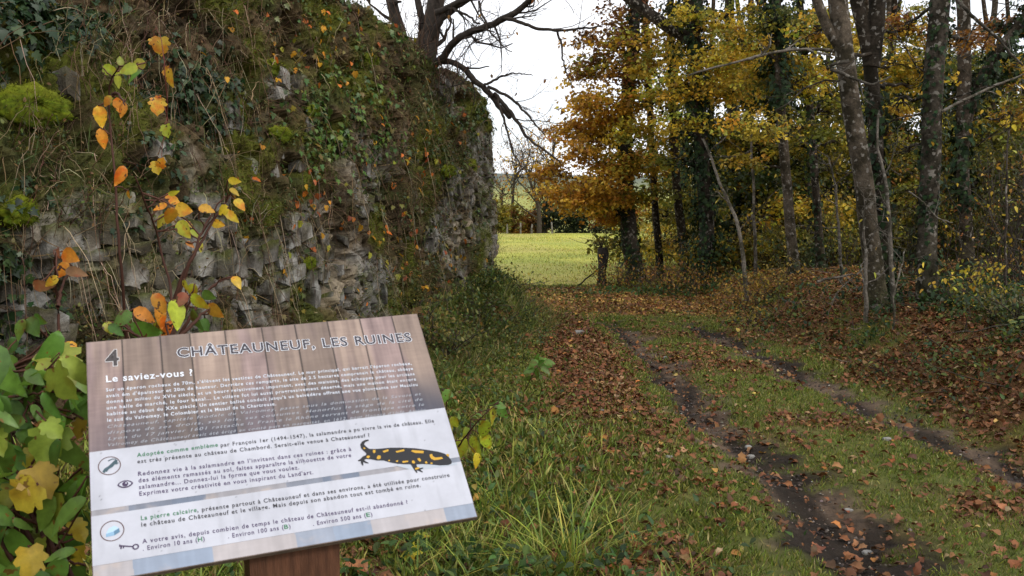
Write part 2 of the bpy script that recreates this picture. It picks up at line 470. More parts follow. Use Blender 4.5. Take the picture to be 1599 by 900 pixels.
for _ in range(3):
    kk = np.ones(15) / 15
    inward[:, 7:-7] = np.apply_along_axis(lambda v: np.convolve(v, kk, 'valid'), 1, inward)
    zz[:, 7:-7] = np.apply_along_axis(lambda v: np.convolve(v, kk, 'valid'), 1, zz)
PX = ux[:, None] - nxw[:, None] * inward; PY = uy[:, None] - nyw[:, None] * inward
P0 = np.stack([PX, PY, zz], -1)
du = np.gradient(P0, axis=0); ds = np.gradient(P0, axis=1)
NW = norm(np.cross(du, ds))
ppx, ppy = proj(P0.reshape(-1, 3)); ppx = ppx.reshape(PX.shape); ppy = ppy.reshape(PX.shape)
def gsum(px_, py_, lst):
    r = np.zeros(px_.shape)
    for (cx, cy, rx, ry, wt) in lst:
        r = np.maximum(r, wt * np.exp(-(((px_ - cx) / rx) ** 2 + ((py_ - cy) / ry) ** 2)))
    return r
STONE = [(200, 420, 210, 110, 1), (330, 380, 70, 110, 1), (430, 420, 110, 120, 1), (60, 480, 120, 90, .8), (580, 330, 110, 110, .75), (432, 135, 42, 40, 1), (545, 430, 130, 80, .9),
         (720, 340, 80, 140, .72), (770, 420, 30, 50, .9), (420, 190, 60, 60, .7), (700, 150, 40, 50, .9), (760, 240, 40, 70, .8), (350, 260, 90, 60, .55), (720, 520, 40, 30, .5), (620, 120, 30, 40, .5)]
wn1 = fbm(UU * 1.1, zz * 1.3, seed=51); wn2 = fbm(UU * 4, zz * 4, seed=52)
stone = sstep(.42, .66, gsum(ppx, ppy, STONE) * .9 + (wn1 - .5) * .9 + (wn2 - .5) * .5)
stone = stone * (over < .05)
wx, wy = UU + .10 * (fbm(UU * 3, zz * 3, seed=53) - .5), zz + .10 * (fbm(UU * 3, zz * 3, seed=54) - .5)
sc = np.where(yy_ < 7.5, 1.0, 1.35)
f1, f2, cid = voro(wx / .27, wy / .20, 55)
g1, g2, cid2 = voro(wx / .11 + 7, wy / .085, 56)
edge = sstep(0.02, .22, f2 - f1); edge2 = sstep(0.0, .25, g2 - g1)
bulge = (fbm(UU * .9, zz * .9, seed=57) - .5)
pit = sstep(.62, .78, fbm(UU * 1.9, zz * 2.4, seed=61))
ledge = fbm(UU * .7, zz * 5.0, seed=62)
pit = sstep(.60, .70, fbm(UU * 2.6, zz * 3.4, seed=61)); pit2 = sstep(.60, .68, fbm(UU * 6.5, zz * 8, seed=65))
disp0 = .30 * bulge - .17 * pit - .07 * pit2 + .05 * (fbm(UU * 5, zz * 6, seed=68) - .5)
disp = disp0 + stone * (.03 * edge + .05 * (cid - .45)) - .045 * stone + (1 - .5 * stone) * (.03 * edge2 + .05 * (cid2 - .5)) + .05 * (wn2 - .5) + .05 * (ledge - .5)
disp = disp + .022 * (fbm(UU * 14, zz * 14, seed=58, o=3) - .5)
PW = P0 + NW * disp[..., None]
sty = sstep(.35, .7, fbm(UU * 1.3, zz * 1.3, seed=63))[..., None]
scol = lerp(C3(.235, .222, .205), C3(.31, .255, .185), sty) * (.62 + .75 * cid[..., None]) * (.8 + .4 * wn2[..., None])
lich = sstep(.56, .68, fbm(UU * 7, zz * 7, seed=64))[..., None]
scol = lerp(scol, C3(.38, .375, .35), lich * .55)
soil = lerp(C3(.05, .036, .020), C3(.10, .068, .036), sstep(.35, .7, wn2)[..., None])
soil = lerp(soil, C3(.052, .062, .016), sstep(.5, .66, fbm(UU * 2.3, zz * 2.3, seed=60))[..., None] * .8)
wcol = lerp(soil, scol * .75, (stone * (.25 + .65 * edge))[..., None])
moss = sstep(.52, .70, fbm(UU * 1.8, zz * 1.8, seed=59)) * .8
moss = np.maximum(moss, gsum(ppx, ppy, [(40, 175, 90, 50, 1), (20, 90, 40, 40, .7), (30, 330, 50, 40, .8), (180, 100, 40, 30, .6), (440, 110, 50, 30, .8), (430, 215, 50, 25, .7)]) * sstep(.35, .55, wn2))
wcol = lerp(wcol, C3(.10, .115, .012), (moss * (1 - .55 * stone))[..., None])
nu, ns_ = PX.shape
ii = (np.arange(nu - 1)[:, None] * ns_ + np.arange(ns_ - 1)[None]).ravel()
tri = np.vstack([np.c_[ii, ii + ns_, ii + ns_ + 1], np.c_[ii, ii + ns_ + 1, ii + 1]])
mb = MB(); mb.add(PW.reshape(-1, 3), tri, np.clip(wcol, .003, .9).reshape(-1, 3))
def masonry(mb):
    r = rs(66)
    g = np.linspace(-1, 1, 6); A_, B_ = np.meshgrid(g, g); A_, B_ = A_.ravel(), B_.ravel(); o1 = np.ones(36)
    faces = [np.c_[A_, B_, o1], np.c_[o1, A_, B_], np.c_[-o1, B_, A_], np.c_[A_, o1, -B_], np.c_[A_, -o1, B_]]
    q = (np.arange(5)[:, None] * 6 + np.arange(5)[None]).ravel()
    ft = np.vstack([np.c_[q, q + 1, q + 7], np.c_[q, q + 7, q + 6]])
    T0 = np.vstack([ft + 36 * k for k in range(5)]); V0 = np.vstack(faces)
    V0 = V0 * (1 - .07 * (np.sort(abs(V0), 1)[:, 1:2] ** 3))
    dU, dS = us[1] - us[0], ss[1] - ss[0]
    s_ = .30; row = 0
    while s_ < 4.3:
        hgt = r.uniform(.08, .19); u_ = 1.0 + r.rand() * .2
        while u_ < Lu[-1] - 3.2:
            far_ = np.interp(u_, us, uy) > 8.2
            wd_ = r.uniform(.07, .22) * (.7 if far_ else 1)
            h2 = hgt * (r.uniform(.45, 1.0) if far_ else r.uniform(.6, 1.15))
            if r.rand() < .2: h2 *= 1.5; wd_ *= .7
            iu = int((u_ + wd_ / 2) / dU); is_ = int((s_ + hgt / 2) / dS)
            u_ += wd_ * r.uniform(1.0, 1.12)
            if iu >= len(us) or is_ >= len(ss) or SS[iu, is_] > Hy[iu] + .25: continue
            st_ = stone[iu, is_]
            if r.rand() > (.03 + .62 * st_ if far_ else .06 + .88 * st_): continue
            if pit[iu, is_] > .5 and r.rand() < .7: continue
            c = P0[iu, is_] + NW[iu, is_] * (disp0[iu, is_] + r.randn() * .014 - (.045 if far_ else .026)) + UP * r.randn() * (.05 if far_ else .025)
            n = norm((NW[iu, is_] * C3(1, 1, .4))[None])[0]
            t = norm(np.cross(UP, n)[None])[0]
            an = r.randn() * (.13 if not far_ else .35); t2 = t * math.cos(an) + UP * math.sin(an); b2 = np.cross(n, t2)
            n = norm((n + r.randn(3) * (.06 if not far_ else .16))[None])[0]
            dpt = r.uniform(.05, .075)
            cr_ = r.randn(4, 3) * (.20, .18, .14)
            a_, b_ = V0[:, :1], V0[:, 1:2]
            V = V0 + .25 * ((1 - a_) * (1 - b_) * cr_[0] + (1 + a_) * (1 - b_) * cr_[1] + (1 - a_) * (1 + b_) * cr_[2] + (1 + a_) * (1 + b_) * cr_[3])
            V = c + V[:, :1] * t2 * wd_ * .5 + V[:, 1:2] * b2 * h2 * .5 + V[:, 2:] * n * dpt
            nn = fbm(V[:, 0] * 9, V[:, 1] * 9, V[:, 2] * 9, 67, 3) - .5
            crag = abs(fbm(V[:, 0] * 5 + 7, V[:, 1] * 5, V[:, 2] * 5, 69, 2) - .5)
            V = V + n * (nn * .045 - crag * .05)[:, None] + (b2 * nn[:, None] + t2 * (crag - .1)[:, None]) * .08
            warm = sstep(-2.0, -3.0, c[0]) * r.uniform(.3, 1)
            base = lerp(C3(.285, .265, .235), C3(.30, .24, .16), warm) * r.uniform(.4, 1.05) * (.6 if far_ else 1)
            l2 = sstep(.54, .64, fbm(V[:, 0] * 14, V[:, 1] * 14, V[:, 2] * 14, 70, 3))[:, None]
            d2 = sstep(.43, .60, fbm(V[:, 0] * 6, V[:, 1] * 6, V[:, 2] * 6, 71, 3))[:, None]
            cc = lerp(lerp(np.tile(base, (len(V), 1)), C3(.42, .42, .40), l2 * .5), C3(.06, .05, .032), d2 * .85)
            topm = (sstep(-.2, 1, V0[:, 1]) * r.uniform(.3, 1) * sstep(.4, .6, fbm(V[:, 0] * 5, V[:, 1] * 5, V[:, 2] * 5, 72, 2)))[:, None]
            cc = lerp(cc, C3(.075, .085, .014), topm)
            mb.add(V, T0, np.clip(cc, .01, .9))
        s_ += hgt * r.uniform(1.0, 1.1); row += 1
DOWN = C3(0, 0, -1); UP = C3(0, 0, 1)
masonry(mb)
tag(mb.build('ruined_wall', M_WALL, smooth=False), 'tall ruined limestone castle wall overgrown with moss and ivy, left of the track', 'wall')
# visible sample points of the wall
dux = np.gradient(PW, axis=0); dsx = np.gradient(PW, axis=1)
NW2 = norm(np.cross(dux, dsx))
selm = (ppx > -160) & (ppx < 830) & (ppy > -160) & (ppy < 640) & (uy[:, None] > 2.2) & (zz > -.1) & ~(past[:, None] & (yy_ > 13.6))
WP, WN, WU, WV = PW[selm], NW2[selm], ppx[selm], ppy[selm]
WST = stone[selm]; WOV = over[selm]
def pick(r, n, lst, base=0.0, st=0.0, area=True):
    wt = gsum(WU, WV, lst) + base
    wt = wt * (1 - st * WST)
    d = np.maximum(WP[:, 1], 1)
    wt = wt / wt.sum()
    return r.choice(len(WP), n, p=wt)
DOWN = C3(0, 0, -1); UP = C3(0, 0, 1)

def ivy_patch(seed, n, lst, size, cols, weights, label, group='ivy on the ruined wall', var=.25, lift=.05, st=.3, mat=None, name='ivy'):
    r = rs(seed)
    i = pick(r, n, lst, 0, st)
    clump = vnoise(WP[i, 0] * 6, WP[i, 1] * 6, WP[i, 2] * 6, seed)
    i = i[r.rand(len(i)) < sstep(.25, .6, clump)]
    n = len(i)
    p = WP[i] + WN[i] * (r.rand(n, 1) ** 1.5 * lift + .008)
    al = DOWN * .9 + rdir(r, n) * .65 + WN[i] * .25
    nr = WN[i] + UP * .45 + rdir(r, n) * .45
    e = empty(name, p.mean(0), label, 'ivy' if name == 'ivy' else 'plant', group)
    mb = MB(); leaves(mb, T_IVY if name == 'ivy' else T_LOBE, p, al, nr, size * r.uniform(.6, 1.25, n), palette(r, cols, n, var, weights))
    mb.build('leaves', mat or M_IVY, e)
    mb = MB()
    for q in range(max(6, n // 130)):
        a = i[r.randint(n)]
        near = np.argsort(((WP[i] - WP[a]) ** 2).sum(1))[r.randint(15, max(16, min(len(i), 90)))]
        tube(mb, wander(r, WP[a] + WN[a] * .015, WP[i[near]] + WN[i[near]] * .015, 8, .03), .0035, C3(.06, .035, .022), 4)
    mb.build('stems', M_DRY, e)
    return e
DG = [(.016, .036, .014), (.024, .050, .018), (.035, .062, .02)]
FG = [(.045, .095, .018), (.07, .13, .02), (.11, .14, .02), (.16, .11, .02)]
ivy_patch(101, 900, [(40, 20, 70, 35, 1), (95, 50, 40, 30, .8), (10, 60, 30, 40, .5)], .075, DG, None, 'dark ivy with broad leaves in the upper left corner of the wall')
ivy_patch(102, 1500, [(270, 160, 60, 70, 1), (310, 120, 40, 50, 1), (245, 220, 50, 40, .7), (340, 190, 30, 60, .6)], .055, DG, None, 'dark glossy ivy curtain hanging at the left middle of the wall')
ivy_patch(103, 3200, [(560, 130, 70, 90, 1), (590, 60, 50, 50, 1), (500, 40, 70, 50, .8), (620, 160, 50, 50, .6)], .055, FG, [.35, .3, .2, .15], 'green climbing ivy with yellowing leaves below the bare tree')
ivy_patch(104, 1500, [(520, 210, 50, 50, 1), (500, 180, 50, 30, .8), (560, 200, 40, 30, .6)], .06, FG, [.5, .35, .1, .05], 'bright green ivy clump at mid height of the wall')
ivy_patch(105, 3400, [(720, 165, 45, 35, 1), (740, 200, 30, 50, 1), (690, 250, 50, 60, .6), (760, 280, 25, 60, .4)], .05, [(.03, .06, .018), (.05, .085, .02), (.08, .10, .02)], None, 'small leaved dark green ivy over the broken far end of the wall')
ivy_patch(106, 700, [(650, 330, 60, 50, .7), (690, 390, 40, 40, 1), (480, 430, 30, 60, .5)], .06, [(.06, .07, .02), (.16, .13, .03), (.04, .06, .02)], None, 'sparse yellowish ivy low on the far half of the wall')
ivy_patch(107, 500, [(20, 330, 40, 40, .6), (15, 420, 30, 40, 1), (60, 500, 50, 40, .9), (205, 330, 50, 30, .5)], .06, DG, None, 'few dark ivy leaves low at the left edge of the wall')
AUT = [(.62, .30, .02), (.55, .15, .02), (.30, .28, .03), (.40, .10, .03)]
ivy_patch(108, 900, [(480, 60, 100, 60, 1), (330, 60, 90, 50, .5), (430, 240, 80, 40, .5), (640, 230, 90, 60, .5), (600, 400, 140, 60, .7), (520, 330, 120, 70, .7), (460, 20, 60, 30, .8)], .06, AUT, [.4, .25, .2, .15], 'scattered yellow and orange creeper leaves across the wall', lift=.08, mat=M_LEAF, name='creeper')

def wall_stuff():
    r = rs(120)
    # brown dead herbs and hanging dry grass
    lst = [(100, 300, 130, 120, .7), (60, 200, 80, 90, .8), (480, 300, 130, 110, .8), (640, 300, 110, 130, 1), (700, 420, 90, 60, .9), (480, 90, 120, 60, .6), (330, 40, 160, 50, .9), (700, 220, 60, 70, .5), (330, 480, 160, 40, .5)]
    i = pick(r, 50000, lst, .25, .3); n = len(i)
    cl_ = fbm(WP[i, 0] * 3, WP[i, 1] * 3, WP[i, 2] * 3, 77, 3); keep = r.rand(n) < sstep(.3, .62, cl_); i = i[keep]; n = len(i)
    mb = MB()
    dirn = DOWN * .55 + WN[i] * .55 + rdir(r, n) * .6
    leaves(mb, T_BL, WP[i], dirn, UP * .5 - WN[i] * .6 + rdir(r, n) * .3, r.uniform(.04, .20, n), palette(r, [(.17, .11, .05), (.10, .06, .03), (.27, .20, .10), (.10, .10, .03)], n, .35), wid=r.uniform(.014, .03, n))
    tag(mb.build('dry_grass', M_DRY), 'dry brown grass and dead herbs hanging on the wall', 'dry grass', kind='stuff')
    # green tiny herbs and fern fronds
    lst = [(70, 210, 110, 50, 1.2), (40, 150, 60, 40, 1), (130, 500, 160, 40, .7), (700, 470, 90, 60, 1.2), (780, 500, 40, 50, 1), (240, 390, 90, 60, .4), (100, 330, 120, 50, .6), (380, 330, 100, 80, .3), (690, 240, 60, 80, .5)]
    i = pick(r, 60000, lst, .2, .25); n = len(i)
    cl_ = fbm(WP[i, 0] * 4, WP[i, 1] * 4, WP[i, 2] * 4, 78, 3); i = i[r.rand(n) < sstep(.35, .6, cl_)]; n = len(i)
    mb = MB()
    leaves(mb, T_OVS, WP[i] + WN[i] * r.uniform(0, .06, (n, 1)), UP * .3 + WN[i] * .7 + rdir(r, n) * .8, UP + WN[i] * .5 + rdir(r, n) * .4, r.uniform(.010, .034, n), palette(r, [(.05, .08, .02), (.085, .11, .025), (.03, .05, .02), (.12, .11, .03), (.15, .08, .03)], n, .35))
    i = i[r.choice(n, min(n, 6500), False)]; n = len(i)
    leaves(mb, T_BL, WP[i], UP * .7 + WN[i] * .5 + rdir(r, n) * .5, -UP * .2 - WN[i] + rdir(r, n) * .3, r.uniform(.06, .2, n), palette(r, [(.07, .11, .02), (.14, .15, .035), (.05, .08, .02)], n, .3), wid=r.uniform(.02, .035, n))
    tag(mb.build('herbs', M_LEAF), 'small green herbs growing between the stones of the wall', 'herbs', kind='stuff')
    # long arching grass on the left, rubble between the stones
    i = pick(r, 2600, [(75, 270, 60, 110, 1), (45, 420, 60, 60, .7), (150, 110, 110, 70, .6), (670, 210, 60, 60, .8), (720, 430, 60, 50, .9), (500, 250, 40, 40, .5), (680, 300, 50, 50, .7)]); n = len(i)
    cl_ = fbm(WP[i, 0] * 3, WP[i, 1] * 3, WP[i, 2] * 3, 79, 3); i = i[cl_ > .47]; n = len(i); mb = MB()
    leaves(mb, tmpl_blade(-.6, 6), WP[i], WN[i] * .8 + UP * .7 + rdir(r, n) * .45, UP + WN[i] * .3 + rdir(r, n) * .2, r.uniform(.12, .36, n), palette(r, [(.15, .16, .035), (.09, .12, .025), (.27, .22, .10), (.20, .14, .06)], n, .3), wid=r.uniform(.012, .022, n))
    tag(mb.build('wall_grass', M_GRASS), 'long arching grass hanging from ledges of the wall', 'grass', kind='stuff')
    # moss fuzz
    cand = np.where((moss[selm] > .25) | (r.rand(len(WP)) < .02))[0]; i = cand[r.randint(0, len(cand), 45000)]; n = len(i)
    mb = MB()
    leaves(mb, T_BL2, WP[i], WN[i] + UP * .3 + rdir(r, n) * .8, rdir(r, n), r.uniform(.010, .030, n), palette(r, [(.10, .12, .014), (.07, .085, .014), (.14, .14, .02), (.05, .06, .015)], n, .3), wid=.2)
    tag(mb.build('moss', M_MOSS), 'thin dark moss coating the wall between its stones', 'moss', kind='stuff')
    # dry stems criss-crossing
    e_l = [('upper left', [(120, 90, 130, 90, 1), (200, 60, 160, 60, 1), (60, 260, 60, 120, .8), (300, 140, 80, 90, .6)], 560, 'pale dry stems criss-crossing the upper left of the wall'),
           ('lower', [(130, 350, 130, 100, 1), (250, 450, 130, 70, .6), (400, 400, 100, 100, .6)], 260, 'pale dry stalks standing against the bare stones left of the middle'),
           ('mid', [(430, 60, 110, 60, 1), (520, 280, 110, 90, .7)], 260, 'thin brown dead stems tangled over the middle of the wall'),
           ('far', [(640, 330, 90, 120, 1), (660, 100, 60, 40, .8)], 240, 'thin dead stems hanging from the far part of the wall')]
    for nm, lst, cnt, lab in e_l:
        mb = MB()
        i = pick(r, cnt, lst)
        for a in i:
            L = r.uniform(.12, .6)
            p0 = WP[a]
            d = norm((WN[a] * r.uniform(.2, .5) + C3(0, 0, r.choice([-1, -1, 1, .6])) + C3(.1, -.4, 0) * r.randn() + .2 * r.randn(3))[None])[0]
            t = np.linspace(0, 1, 8)[:, None]
            pts = p0 + d * L * t + DOWN * (L * .45) * t ** 2 + WN[a] * .03 + np.cumsum(r.randn(8, 3) * .008, 0)
            c = palette(r, [(.30, .22, .13), (.17, .11, .06), (.42, .34, .22), (.10, .05, .035)], 1)[0]
            tube(mb, pts, np.linspace(.0028, .0012, 8) * r.uniform(.6, 1.25), c, 3)
        tag(mb.build('bramble', M_DRY), lab, 'bramble', 'dead brambles on the wall', 'stuff')
wall_stuff()

def moss_cushion(px_, py_, rx, rz, label, seed):
    r = rs(seed)
    k_ = np.argmin((WU - px_) ** 2 + (WV - py_) ** 2 + 400 * (WOV > .1) + 4 * WP[:, 1] ** 2 * .5)
    n = norm((C3(.90, -.30, .3) + .3 * WN[k_])[None])[0]; c = WP[k_] + n * .03
    th, ph = np.meshgrid(np.linspace(0, 2 * np.pi, 40, endpoint=False), np.linspace(0, np.pi, 20))
    d = np.stack([np.sin(ph) * np.cos(th), np.sin(ph) * np.sin(th), np.cos(ph)], -1).reshape(-1, 3)
    t = C3(.27, .96, 0); b = np.cross(n, t)
    rr = .45 + 1.1 * (fbm(d[:, 0] * 2.2 + seed, d[:, 1] * 2.2, d[:, 2] * 2.2, seed))
    V = c + (d[:, :1] * t * rx + d[:, 1:2] * UP * rz + d[:, 2:] * n * min(rx, rz) * .42) * rr[:, None]
    ii = (np.arange(19)[:, None] * 40 + np.arange(40)[None]); i2 = (np.arange(19)[:, None] * 40 + (np.arange(40)[None] + 1) % 40)
    T = np.vstack([np.c_[ii.ravel(), i2.ravel(), (i2 + 40).ravel()], np.c_[ii.ravel(), (i2 + 40).ravel(), (ii + 40).ravel()]])
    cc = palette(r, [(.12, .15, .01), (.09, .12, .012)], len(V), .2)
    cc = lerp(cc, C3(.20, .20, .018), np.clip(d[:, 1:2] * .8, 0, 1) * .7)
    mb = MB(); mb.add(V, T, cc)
    m = int(2600 * min(1.5, rx * rz / .02))
    q = r.randint(0, len(V), m); v = V[q] + r.randn(m, 3) * .008
    leaves(mb, T_BL2, v, norm(v - c) + .5 * rdir(r, m), rdir(r, m), r.uniform(.008, .02, m), cc[q] * r.uniform(.7, 1.5, (m, 1)), wid=.22)
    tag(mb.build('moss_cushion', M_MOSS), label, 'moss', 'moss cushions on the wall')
for q in [(432, 108, .30, .075, 'yellow-green moss cushion capping a jutting stone in the wall\'s upper middle', 1), (586, 96, .20, .07, 'small bright moss cushion near the top of the wall by the tree', 2),
          (8, 100, .16, .10, 'olive moss cushion at the upper left edge of the wall', 3), (30, 178, .27, .10, 'large bright green moss cushion at the left edge of the wall', 4),
          (420, 216, .18, .05, 'flat moss pad on a stone below the jutting mossy one', 5), (22, 330, .12, .08, 'small moss tuft low at the left edge of the wall', 6),
          (652, 468, .22, .13, 'round green moss cushion low on the wall near its far end', 7), (492, 414, .12, .05, 'little moss tuft between bare stones at mid wall', 8),
          (745, 262, .2, .10, 'brownish green moss on the broken far edge of the wall', 9), (690, 268, .25, .07, 'moss strip on a ledge beside the far edge of the wall', 10), (480, 178, .16, .05, 'dark moss ledge beside the bright ivy clump', 11)]:
    moss_cushion(*q)

# ------------------------------------------------------------------ grass, leaf litter, herbs
def scatter(r, n, x0, x1, y0, y1, powr=1.0):
    return r.uniform(x0, x1, n), y0 + (y1 - y0) * r.rand(n) ** powr
def inview(x, y, z, m=70):
    u, v = proj(np.c_[x, y, z])
    return (u > -m) & (u < 1599 + m) & (v < 900 + 3 * m) & (v > -m)
def grass():
    r = rs(200)
    mb = MB()
    n = 1200000
    x = r.uniform(-3.6, 10.5, n); y = 2.2 + 17 * r.rand(n) ** 1.7
    z = ground_z(x, y)
    k_ = inview(x, y, z, 520) & (y > 2.2)
    x, y, z = x[k_], y[k_], z[k_]
    m = masks(x, y); n = len(x)
    den = (1 - m['mud']) * (1 - .80 * m['lit']) * (.25 + .75 * sstep(.32, .55, m['n2'] + .25 * (m['n1'] - .3)))
    lush = sstep(1.4, .2, x) * sstep(9, 6, y)
    k_ = (r.rand(n) < den) & (m['wd'] > .1)
    x, y, z, lush = x[k_], y[k_], z[k_], lush[k_]; n = len(x); n1 = m['n1'][k_]
    h = r.uniform(.016, .042, n) * (.8 + .2 * sstep(1.6, 1.0, x)) * (1 + 1.5 * lush * r.rand(n) ** 2) * (.8 + .5 * vnoise(x * 3, y * 3, seed=9)) * (1 + .05 * y)
    dry = palette(r, [(.15, .20, .03), (.22, .26, .04), (.29, .27, .06), (.095, .135, .024), (.38, .31, .12)], n, .3, [.32, .24, .17, .17, .10])
    al = UP + rdir(r, n) * .75
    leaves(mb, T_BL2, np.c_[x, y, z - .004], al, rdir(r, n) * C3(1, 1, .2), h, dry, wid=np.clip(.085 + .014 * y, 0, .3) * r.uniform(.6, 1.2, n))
    # longer arching grass on the verge beside the sign
    n = 15000
    x = r.uniform(-1.6, 1.0, n); y = 2.4 + 5.6 * r.rand(n) ** 1.3
    g = fbm(x * 2.3, y * 2.3, seed=75, o=3); k_ = (r.rand(n) < sstep(.40, .62, g) * sstep(1.0, .3, x + .15 * (y - 4))) ; x, y = x[k_], y[k_]; n = len(x); z = ground_z(x, y)
    o_ = rdir(r, n) * C3(1, 1, 0)
    leaves(mb, T_BL, np.c_[x, y, z - .01], UP + o_ * .7, o_, r.uniform(.07, .24, n), palette(r, [(.20, .28, .04), (.30, .34, .05), (.12, .19, .035), (.42, .37, .10)], n, .3), wid=r.uniform(.022, .045, n))
    # meadow
    n = 90000
    x = r.uniform(-9, 16, n); y = 17.5 + 40 * r.rand(n) ** 1.5
    z = ground_z(x, y); k_ = inview(x, y, z) ; x, y, z = x[k_], y[k_], z[k_]; m = masks(x, y); n = len(x)
    k_ = r.rand(n) < m['mead'] * (1 - .8 * m['lit']); x, y, z = x[k_], y[k_], z[k_]; n = len(x)
    g = fbm(x * .5, y * .5, seed=71)
    c = palette(r, [(.49, .48, .085), (.36, .39, .065), (.62, .53, .16), (.26, .30, .055)], n, .2) * (.6 + .8 * fbm(x * .22, y * .12, seed=72)[:, None])
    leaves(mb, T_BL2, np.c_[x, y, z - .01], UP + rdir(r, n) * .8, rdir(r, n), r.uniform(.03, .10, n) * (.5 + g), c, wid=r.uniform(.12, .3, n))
    tag(mb.build('grass', M_GRASS), 'short grass on the track verges and the meadow', 'grass', kind='stuff')
grass()
def litter():
    r = rs(210)
    mb = MB()
    n = 330000
    x = r.uniform(-2.8, 11.5, n); y = 2.3 + 21.5 * r.rand(n) ** 1.25
    z = ground_z(x, y); k_ = inview(x, y, z, 520); x, y, z = x[k_], y[k_], z[k_]
    m = masks(x, y); n = len(x)
    den = np.clip(m['lit'] + .02 + .05 * m['mud'] + .09 * sstep(.48, .65, m['n3']) + .30 * sstep(.2, .5, x) * sstep(1.35, 1.0, x) * sstep(8, 6, y) * sstep(.42, .6, m['n2']), 0, 1) * (1 - .93 * m['mead'] * (1 - m['lit']))
    k_ = (r.rand(n) < den) & (m['wd'] > .1); x, y, z = x[k_], y[k_], z[k_]; n = len(x); gold = m['gold'][k_]
    br = palette(r, [(.19, .075, .026), (.135, .052, .02), (.24, .115, .045), (.08, .036, .017), (.36, .24, .12), (.34, .13, .03)], n, .2, [.36, .30, .15, .14, .03, .02])
    go = palette(r, [(.42, .22, .055), (.50, .32, .08), (.28, .13, .045), (.18, .085, .04)], n, .2)
    c = np.where((r.rand(n) < gold * .75 + .02)[:, None], go, br)
    nr = UP + rdir(r, n) * .36
    leaves(mb, T_CRISP, np.c_[x, y, z + .006 + .03 * r.rand(n)], rdir(r, n) * C3(1, 1, .35), nr, (.014 + .064 * r.rand(n) ** 1.8), c, wid=r.uniform(.55, 1.1, n))
    tag(mb.build('leaf_litter', M_LITTER), 'brown and golden fallen leaves covering the track sides', 'fallen leaves', kind='stuff')
litter()
def herbs():
    r = rs(220)
    mb = MB()
    def patch(cx, cy, rx, ry, n, s, hh, cols, tm=T_OV, var=.3):
        x = cx + rx * r.randn(n); y = cy + ry * r.randn(n); z = ground_z(x, y)
        k_ = polydist(x, y, RUT_L) > .25; x, y, z = x[k_], y[k_], z[k_]; n = len(x)
        g = fbm(x * 4, y * 4, seed=81, o=2); k_ = g > .42; x, y, z, g = x[k_], y[k_], z[k_], g[k_]; n = len(x)
        p = np.c_[x, y, z + hh * r.rand(n) * g * 2]
        leaves(mb, tm, p, rdir(r, n) + UP * .4, UP + rdir(r, n) * .5, s * r.uniform(.5, 1.3, n), palette(r, cols, n, var))
    G1 = [(.05, .10, .022), (.08, .13, .025), (.035, .07, .02)]
    GY = [(.10, .13, .025), (.16, .16, .03), (.06, .09, .02)]
    DK = [(.03, .06, .02), (.045, .085, .022), (.02, .04, .015)]
    patch(-.35, 4.0, .6, .7, 2600, .05, .10, G1)
    patch(-.6, 6.5, .5, 1.3, 3500, .045, .16, GY + G1)
    MX = GY + GY + [(.20, .18, .05), (.15, .09, .035), (.05, .09, .022)]
    patch(-.35, 9.0, .35, 1.6, 5000, .032, .10, MX)
    patch(-.12, 11.2, .22, .9, 6500, .032, .12, MX)
    patch(-.1, 12.5, .2, .5, 2500, .032, .10, MX)
    patch(-.08, 11.3, .2, .5, 5000, .034, .14, DK + GY)
    n = 9000; x = -.32 + .35 * r.randn(n) + .11 * (r.rand(n)); y = r.uniform(6.5, 13.2, n); x += .10 * (y - 9); z = ground_z(x, y); k_ = wall_dist(x, y) < .95; x, y, z = x[k_], y[k_], z[k_]; n = len(x)
    leaves(mb, T_BL, np.c_[x, y, z], UP * .8 + C3(.35, -.2, 0) + rdir(r, n) * .6, rdir(r, n), r.uniform(.05, .24, n), palette(r, [(.20, .22, .05), (.13, .17, .035), (.30, .24, .10), (.09, .12, .03)], n, .3), wid=r.uniform(.02, .04, n))
    patch(4.3, 8.0, .5, .7, 2600, .045, .10, DK + GY)
    patch(4.9, 8.6, .6, .8, 3200, .05, .2, DK + GY)
    patch(5.3, 10.5, .7, 1.0, 2200, .07, .25, DK)
    patch(4.2, 9.9, .4, .4, 900, .05, .15, DK)
    patch(3.6, 12.5, .5, 1.2, 900, .06, .2, DK + GY)
    patch(2.9, 17.2, .9, .5, 1800, .07, .12, G1)
    tag(mb.build('ground_cover', M_LEAF), 'low green herbs along the wall foot and the bank', 'ground cover', kind='stuff')
herbs()
def tuft(px_, py_, n, h, cols, label, seed, wid=.035, spread=.10):
    r = rs(seed)
    gx, gy = gpt(px_, py_)
    for _ in range(6):
        g = ground_z(np.array([gx]), np.array([gy]))[0]
        a = (px_ - 799.5) / FPX; b = (450 - py_) / FPX
        yk, zk = CP + b * SP, -SP + b * CP
        t = (g - CAMZ) / zk; gx, gy = a * t, yk * t
    x = gx + spread * r.randn(n); y = gy + spread * r.randn(n); z = ground_z(x, y)
    out_ = np.c_[(x - gx), (y - gy), 0 * x] / spread * .28 + rdir(r, n) * .32
    out_[:, 2] = 0
    mb = MB()
    for q in range(3):
        k_ = np.arange(n) % 3 == q; m = k_.sum()
        leaves(mb, tmpl_blade([.25, .6, 1.0][q], 7), np.c_[x, y, z - .01][k_], UP + out_[k_], out_[k_] + .05 * rdir(r, m), h * r.uniform(.35, 1.15, m), palette(r, cols, m, .25), wid=wid * .55 * r.uniform(.6, 1.3, m))
    tag(mb.build('grass_tuft', M_GRASS), label, 'grass tuft', 'taller grass tufts in the foreground verge')
YG = [(.36, .40, .05), (.24, .34, .045), (.46, .42, .08), (.15, .24, .04)]
GG = [(.18, .30, .05), (.12, .22, .045), (.28, .34, .07)]
